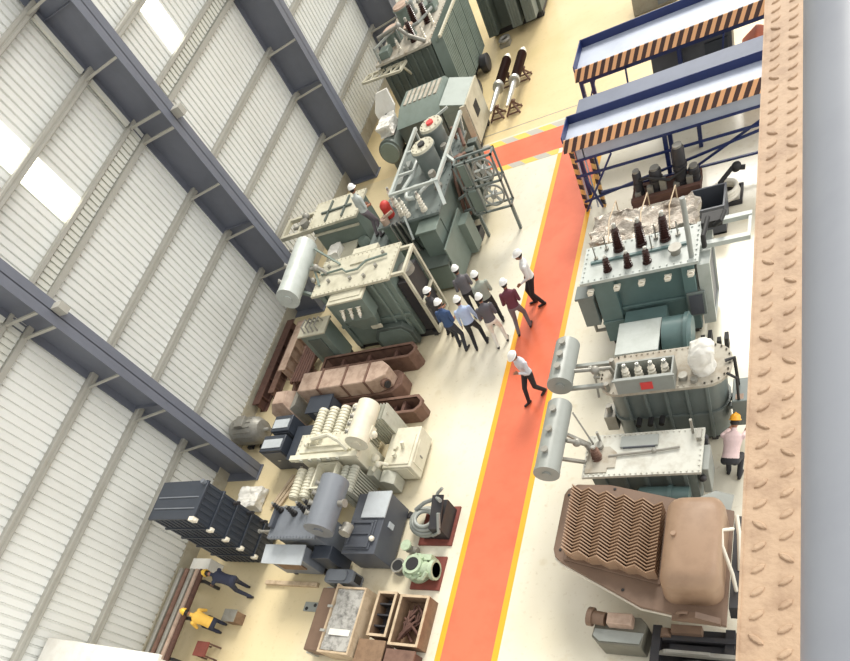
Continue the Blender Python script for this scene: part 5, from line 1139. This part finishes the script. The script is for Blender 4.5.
    for p0, p1, r0, r1, tag_ in bones:
        p0n, p1n = np.array(p0), np.array(p1); d = p1n - p0n; t = np.clip(((C_ - p0n) @ d) / (d @ d), 0, 1)
        dist = np.linalg.norm(C_ - (p0n + t[:, None]*d), axis=1) - (r0 + (r1-r0)*t)
        k = dist < best; best[k] = dist[k]; tg[k] = idx[tag_]
    rel = C_ - np.array(hc); hfv, hdv = np.array(hf), np.array(hd)
    near = np.linalg.norm(rel, axis=1) < .15; hairm = near & (((rel @ hdv) > .05) | (((rel @ hfv) < .01) & ((rel @ hdv) > -.05)))
    tg[hairm & (tg == 0)] = 4
    for m in (SKIN, shirt, trousers, SHOE, HAIR): me2.materials.append(m)
    me2.polygons.foreach_set('material_index', tg.astype(np.int32)); me2.polygons.foreach_set('use_smooth', [True]*n); me2.update()
    body = bpy.data.objects.new('body', me2); col.objects.link(body); body.parent = root
    h = B(); rs = []
    hc2 = hc + hd*.035
    for zz, w, d, o in ((-.012, .108, .135, .018), (.0, .112, .142, .018), (.012, .096, .115, 0), (.05, .094, .112, 0), (.085, .08, .096, 0), (.108, .05, .062, 0), (.118, .015, .02, 0)):
        rs.append([hc2 + hd*(zz+.015) + r*(w*math.cos(2*PI*j/24)) + hf*(o + d*math.sin(2*PI*j/24)) for j in range(24)])
    h.rings(rs); h.rings([[hc2 + hd*(.03+.107*math.sin(a)) + hf*(-.108*math.cos(a)) + r*x_ + hd*e_ for x_, e_ in ((-.012, 0), (.012, 0), (.012, .014), (-.012, .014))] for a in [PI*i/10 for i in range(1, 10)]])
    o = obj('hard_hat', h, hat, root)
    for s in (-1, 1):
        obj('eye', B().ball(hc + hf*.09 + r*s*.03 + hd*.005, .011, 8, 6), EYE, root)
    k = hgt/1.80
    root.scale = (k, k, k); root.location = (x, y, z0); root.rotation_euler = (0, 0, yaw)
    return root
g = 'visitors in white hard hats on the walkway floor'
whiteS = fabric('white_shirt', rgb(228, 228, 226)); blackT = fabric('black_trousers', rgb(36, 36, 42))
front = ((-.13, .2, 1.0), (.13, .2, 1.0))
person('person in white shirt and black trousers standing on the red lane, facing the group', -6.25, 12.82, math.radians(112), whiteS, blackT, group=g, sleeves='long', feet=((-.1, -.08), (.12, .12)), hgt=1.78, hands=((-.2, .24, 1.0), (.24, .12, .8)))
person('person in maroon shirt and grey trousers, back turned, at the edge of the red lane', -6.52, 11.9, math.radians(12), fabric('maroon_shirt', rgb(104, 52, 66)), fabric('grey_trousers', rgb(118, 110, 116)), group=g, feet=((-.17, -.08), (.17, .12)), hands=front, hgt=1.72)
person('person in grey shirt and white trousers in the front row of the group', -7.1, 11.55, math.radians(22), fabric('charcoal_shirt', rgb(92, 90, 96)), fabric('white_trousers', rgb(226, 224, 216)), group=g, feet=((-.14, -.05), (.16, .08)), hands=front)
person('person in light blue shirt and black trousers in the front row of the group', -7.75, 11.62, math.radians(18), fabric('light_blue_shirt', rgb(176, 194, 226)), blackT, group=g, sleeves='long', feet=((-.16, -.06), (.17, .06)), hands=((-.27, .12, .78), (.27, .1, .78)))
person('person in dark blue shirt and dark trousers, leftmost of the front row', -8.36, 11.66, math.radians(-8), fabric('dark_blue_shirt', rgb(58, 82, 122)), fabric('charcoal_trousers', rgb(56, 58, 66)), group=g, feet=((-.14, .1), (.16, -.08)), hands=front)
person('person in pale grey-green shirt and black trousers behind the one in white trousers', -7.42, 12.4, math.radians(30), fabric('grey_green_shirt', rgb(158, 164, 152)), blackT, group=g, feet=((-.13, .05), (.14, -.05)), hands=front)
person('person in dark grey shirt at the back of the group, nearest the turreted transformer', -8.1, 12.8, math.radians(25), fabric('dark_grey_shirt', rgb(104, 102, 106)), blackT, group=g, hands=front)
person('person in black shirt at the far left of the group, half behind the blue-shirted one', -8.9, 12.25, math.radians(-30), fabric('black_shirt', rgb(66, 64, 66)), blackT, group=g, hands=front, hgt=1.7)
person('person in white shirt and dark vest walking alone along the red lane', -5.72, 9.62, math.radians(150), fabric('white_grey_shirt', rgb(206, 206, 212)), blackT, group=g, feet=((-.06, -.2), (.08, .26)), hands=((-.12, .26, 1.25), (.26, -.12, .8)), sleeves='long', tilt=.08, look=.3)
person('person in pink shirt and orange hard hat bending beside the flat-lid transformer', -1.11, 7.1, math.radians(-8), fabric('pink_shirt', rgb(224, 198, 196)), fabric('dark_trousers', rgb(54, 54, 58)), 'hat_orange', tilt=.95, hz=.72, feet=((-.1, .05), (.12, -.05)), hands=((-.1, .72, .7), (.14, .72, .62)), look=-.1)
person('person in navy overalls and yellow hard hat stooping beside the navy radiator stack', -13.05, 3.95, math.radians(85), fabric('navy_overall', rgb(44, 48, 66)), fabric('navy_overall', rgb(44, 48, 66)), 'yellow', tilt=1.05, hz=.88, feet=((-.13, -.1), (.14, .2)), hands=((-.18, .75, .75), (.2, .72, .7)), look=.1, sleeves='long')
person('person in yellow vest and yellow hard hat crouching at the pipe rack, bottom left', -13.55, 2.85, math.radians(80), fabric('yellow_vest', rgb(232, 186, 84)), fabric('navy_overall', rgb(44, 48, 66)), 'yellow', tilt=.6, hz=.55, feet=((-.13, .1), (.13, .05)), hands=((-.18, .5, .6), (.2, .5, .6)), look=.1)
person('person in pale grey shirt and white hard hat standing between long lid and turrets', -11.5, 15.35, math.radians(-25), fabric('pale_grey_shirt', rgb(190, 196, 192)), fabric('grey_trousers', rgb(118, 110, 116)), z0=1.475, hands=front, hgt=1.7)

# ------------------------------------------------------------------ light
w = bpy.data.worlds.new('daylight'); scene.world = w; w.use_nodes = True
bg = w.node_tree.nodes['Background']; bg.inputs[0].default_value = (1., .985, .95, 1); bg.inputs[1].default_value = .78
sd = bpy.data.lights.new('far_end_daylight', 'SUN'); sd.energy = 3.0; sd.angle = math.radians(24); sd.color = (1, .96, .88)
so = bpy.data.objects.new('far_end_daylight', sd); col.objects.link(so)
so.rotation_euler = Vector((-.1, -1., -.88)).to_track_quat('-Z', 'Y').to_euler(); so.location = (-6, 30, 20)

sd2 = bpy.data.lights.new('wall_fill_sun', 'SUN'); sd2.energy = 1.2; sd2.angle = math.radians(60); sd2.color = (1., .99, .97)  # fill sun from the right, added to brighten the left wall
so2 = bpy.data.objects.new('wall_fill_sun', sd2); col.objects.link(so2)
so2.rotation_euler = Vector((-1., -.1, -.55)).to_track_quat('-Z', 'Y').to_euler(); so2.location = (6, 10, 14)
# ------------------------------------------------------------------ camera
Rm = ((0.8763685472795569, 0.22039707383695217, -0.42825611400565905), (0.024487138258408453, -0.9083987153720955, -0.41738729493150684), (-0.48101824227261114, 0.35529833063840327, -0.801488956160053))
cd = bpy.data.cameras.new('camera'); cam = bpy.data.objects.new('camera', cd); col.objects.link(cam); scene.camera = cam
X_, Y_, Z_ = Vector(Rm[0]), -Vector(Rm[1]), -Vector(Rm[2])
mw = Matrix(((X_.x, Y_.x, Z_.x, 0), (X_.y, Y_.y, Z_.y, 0), (X_.z, Y_.z, Z_.z, 11.3), (0, 0, 0, 1)))
cam.matrix_world = mw
cd.sensor_fit = 'HORIZONTAL'; cd.sensor_width = 36; cd.lens = 609.56/850*36
cd.shift_x = -(460.48-425)/850; cd.shift_y = (563.39-330.5)/850; cd.clip_start = .05; cd.clip_end = 200
vs = scene.view_settings; vs.view_transform = 'Standard'; vs.look = 'None'; vs.gamma = 1; vs.use_curve_mapping = False; vs.exposure = .25
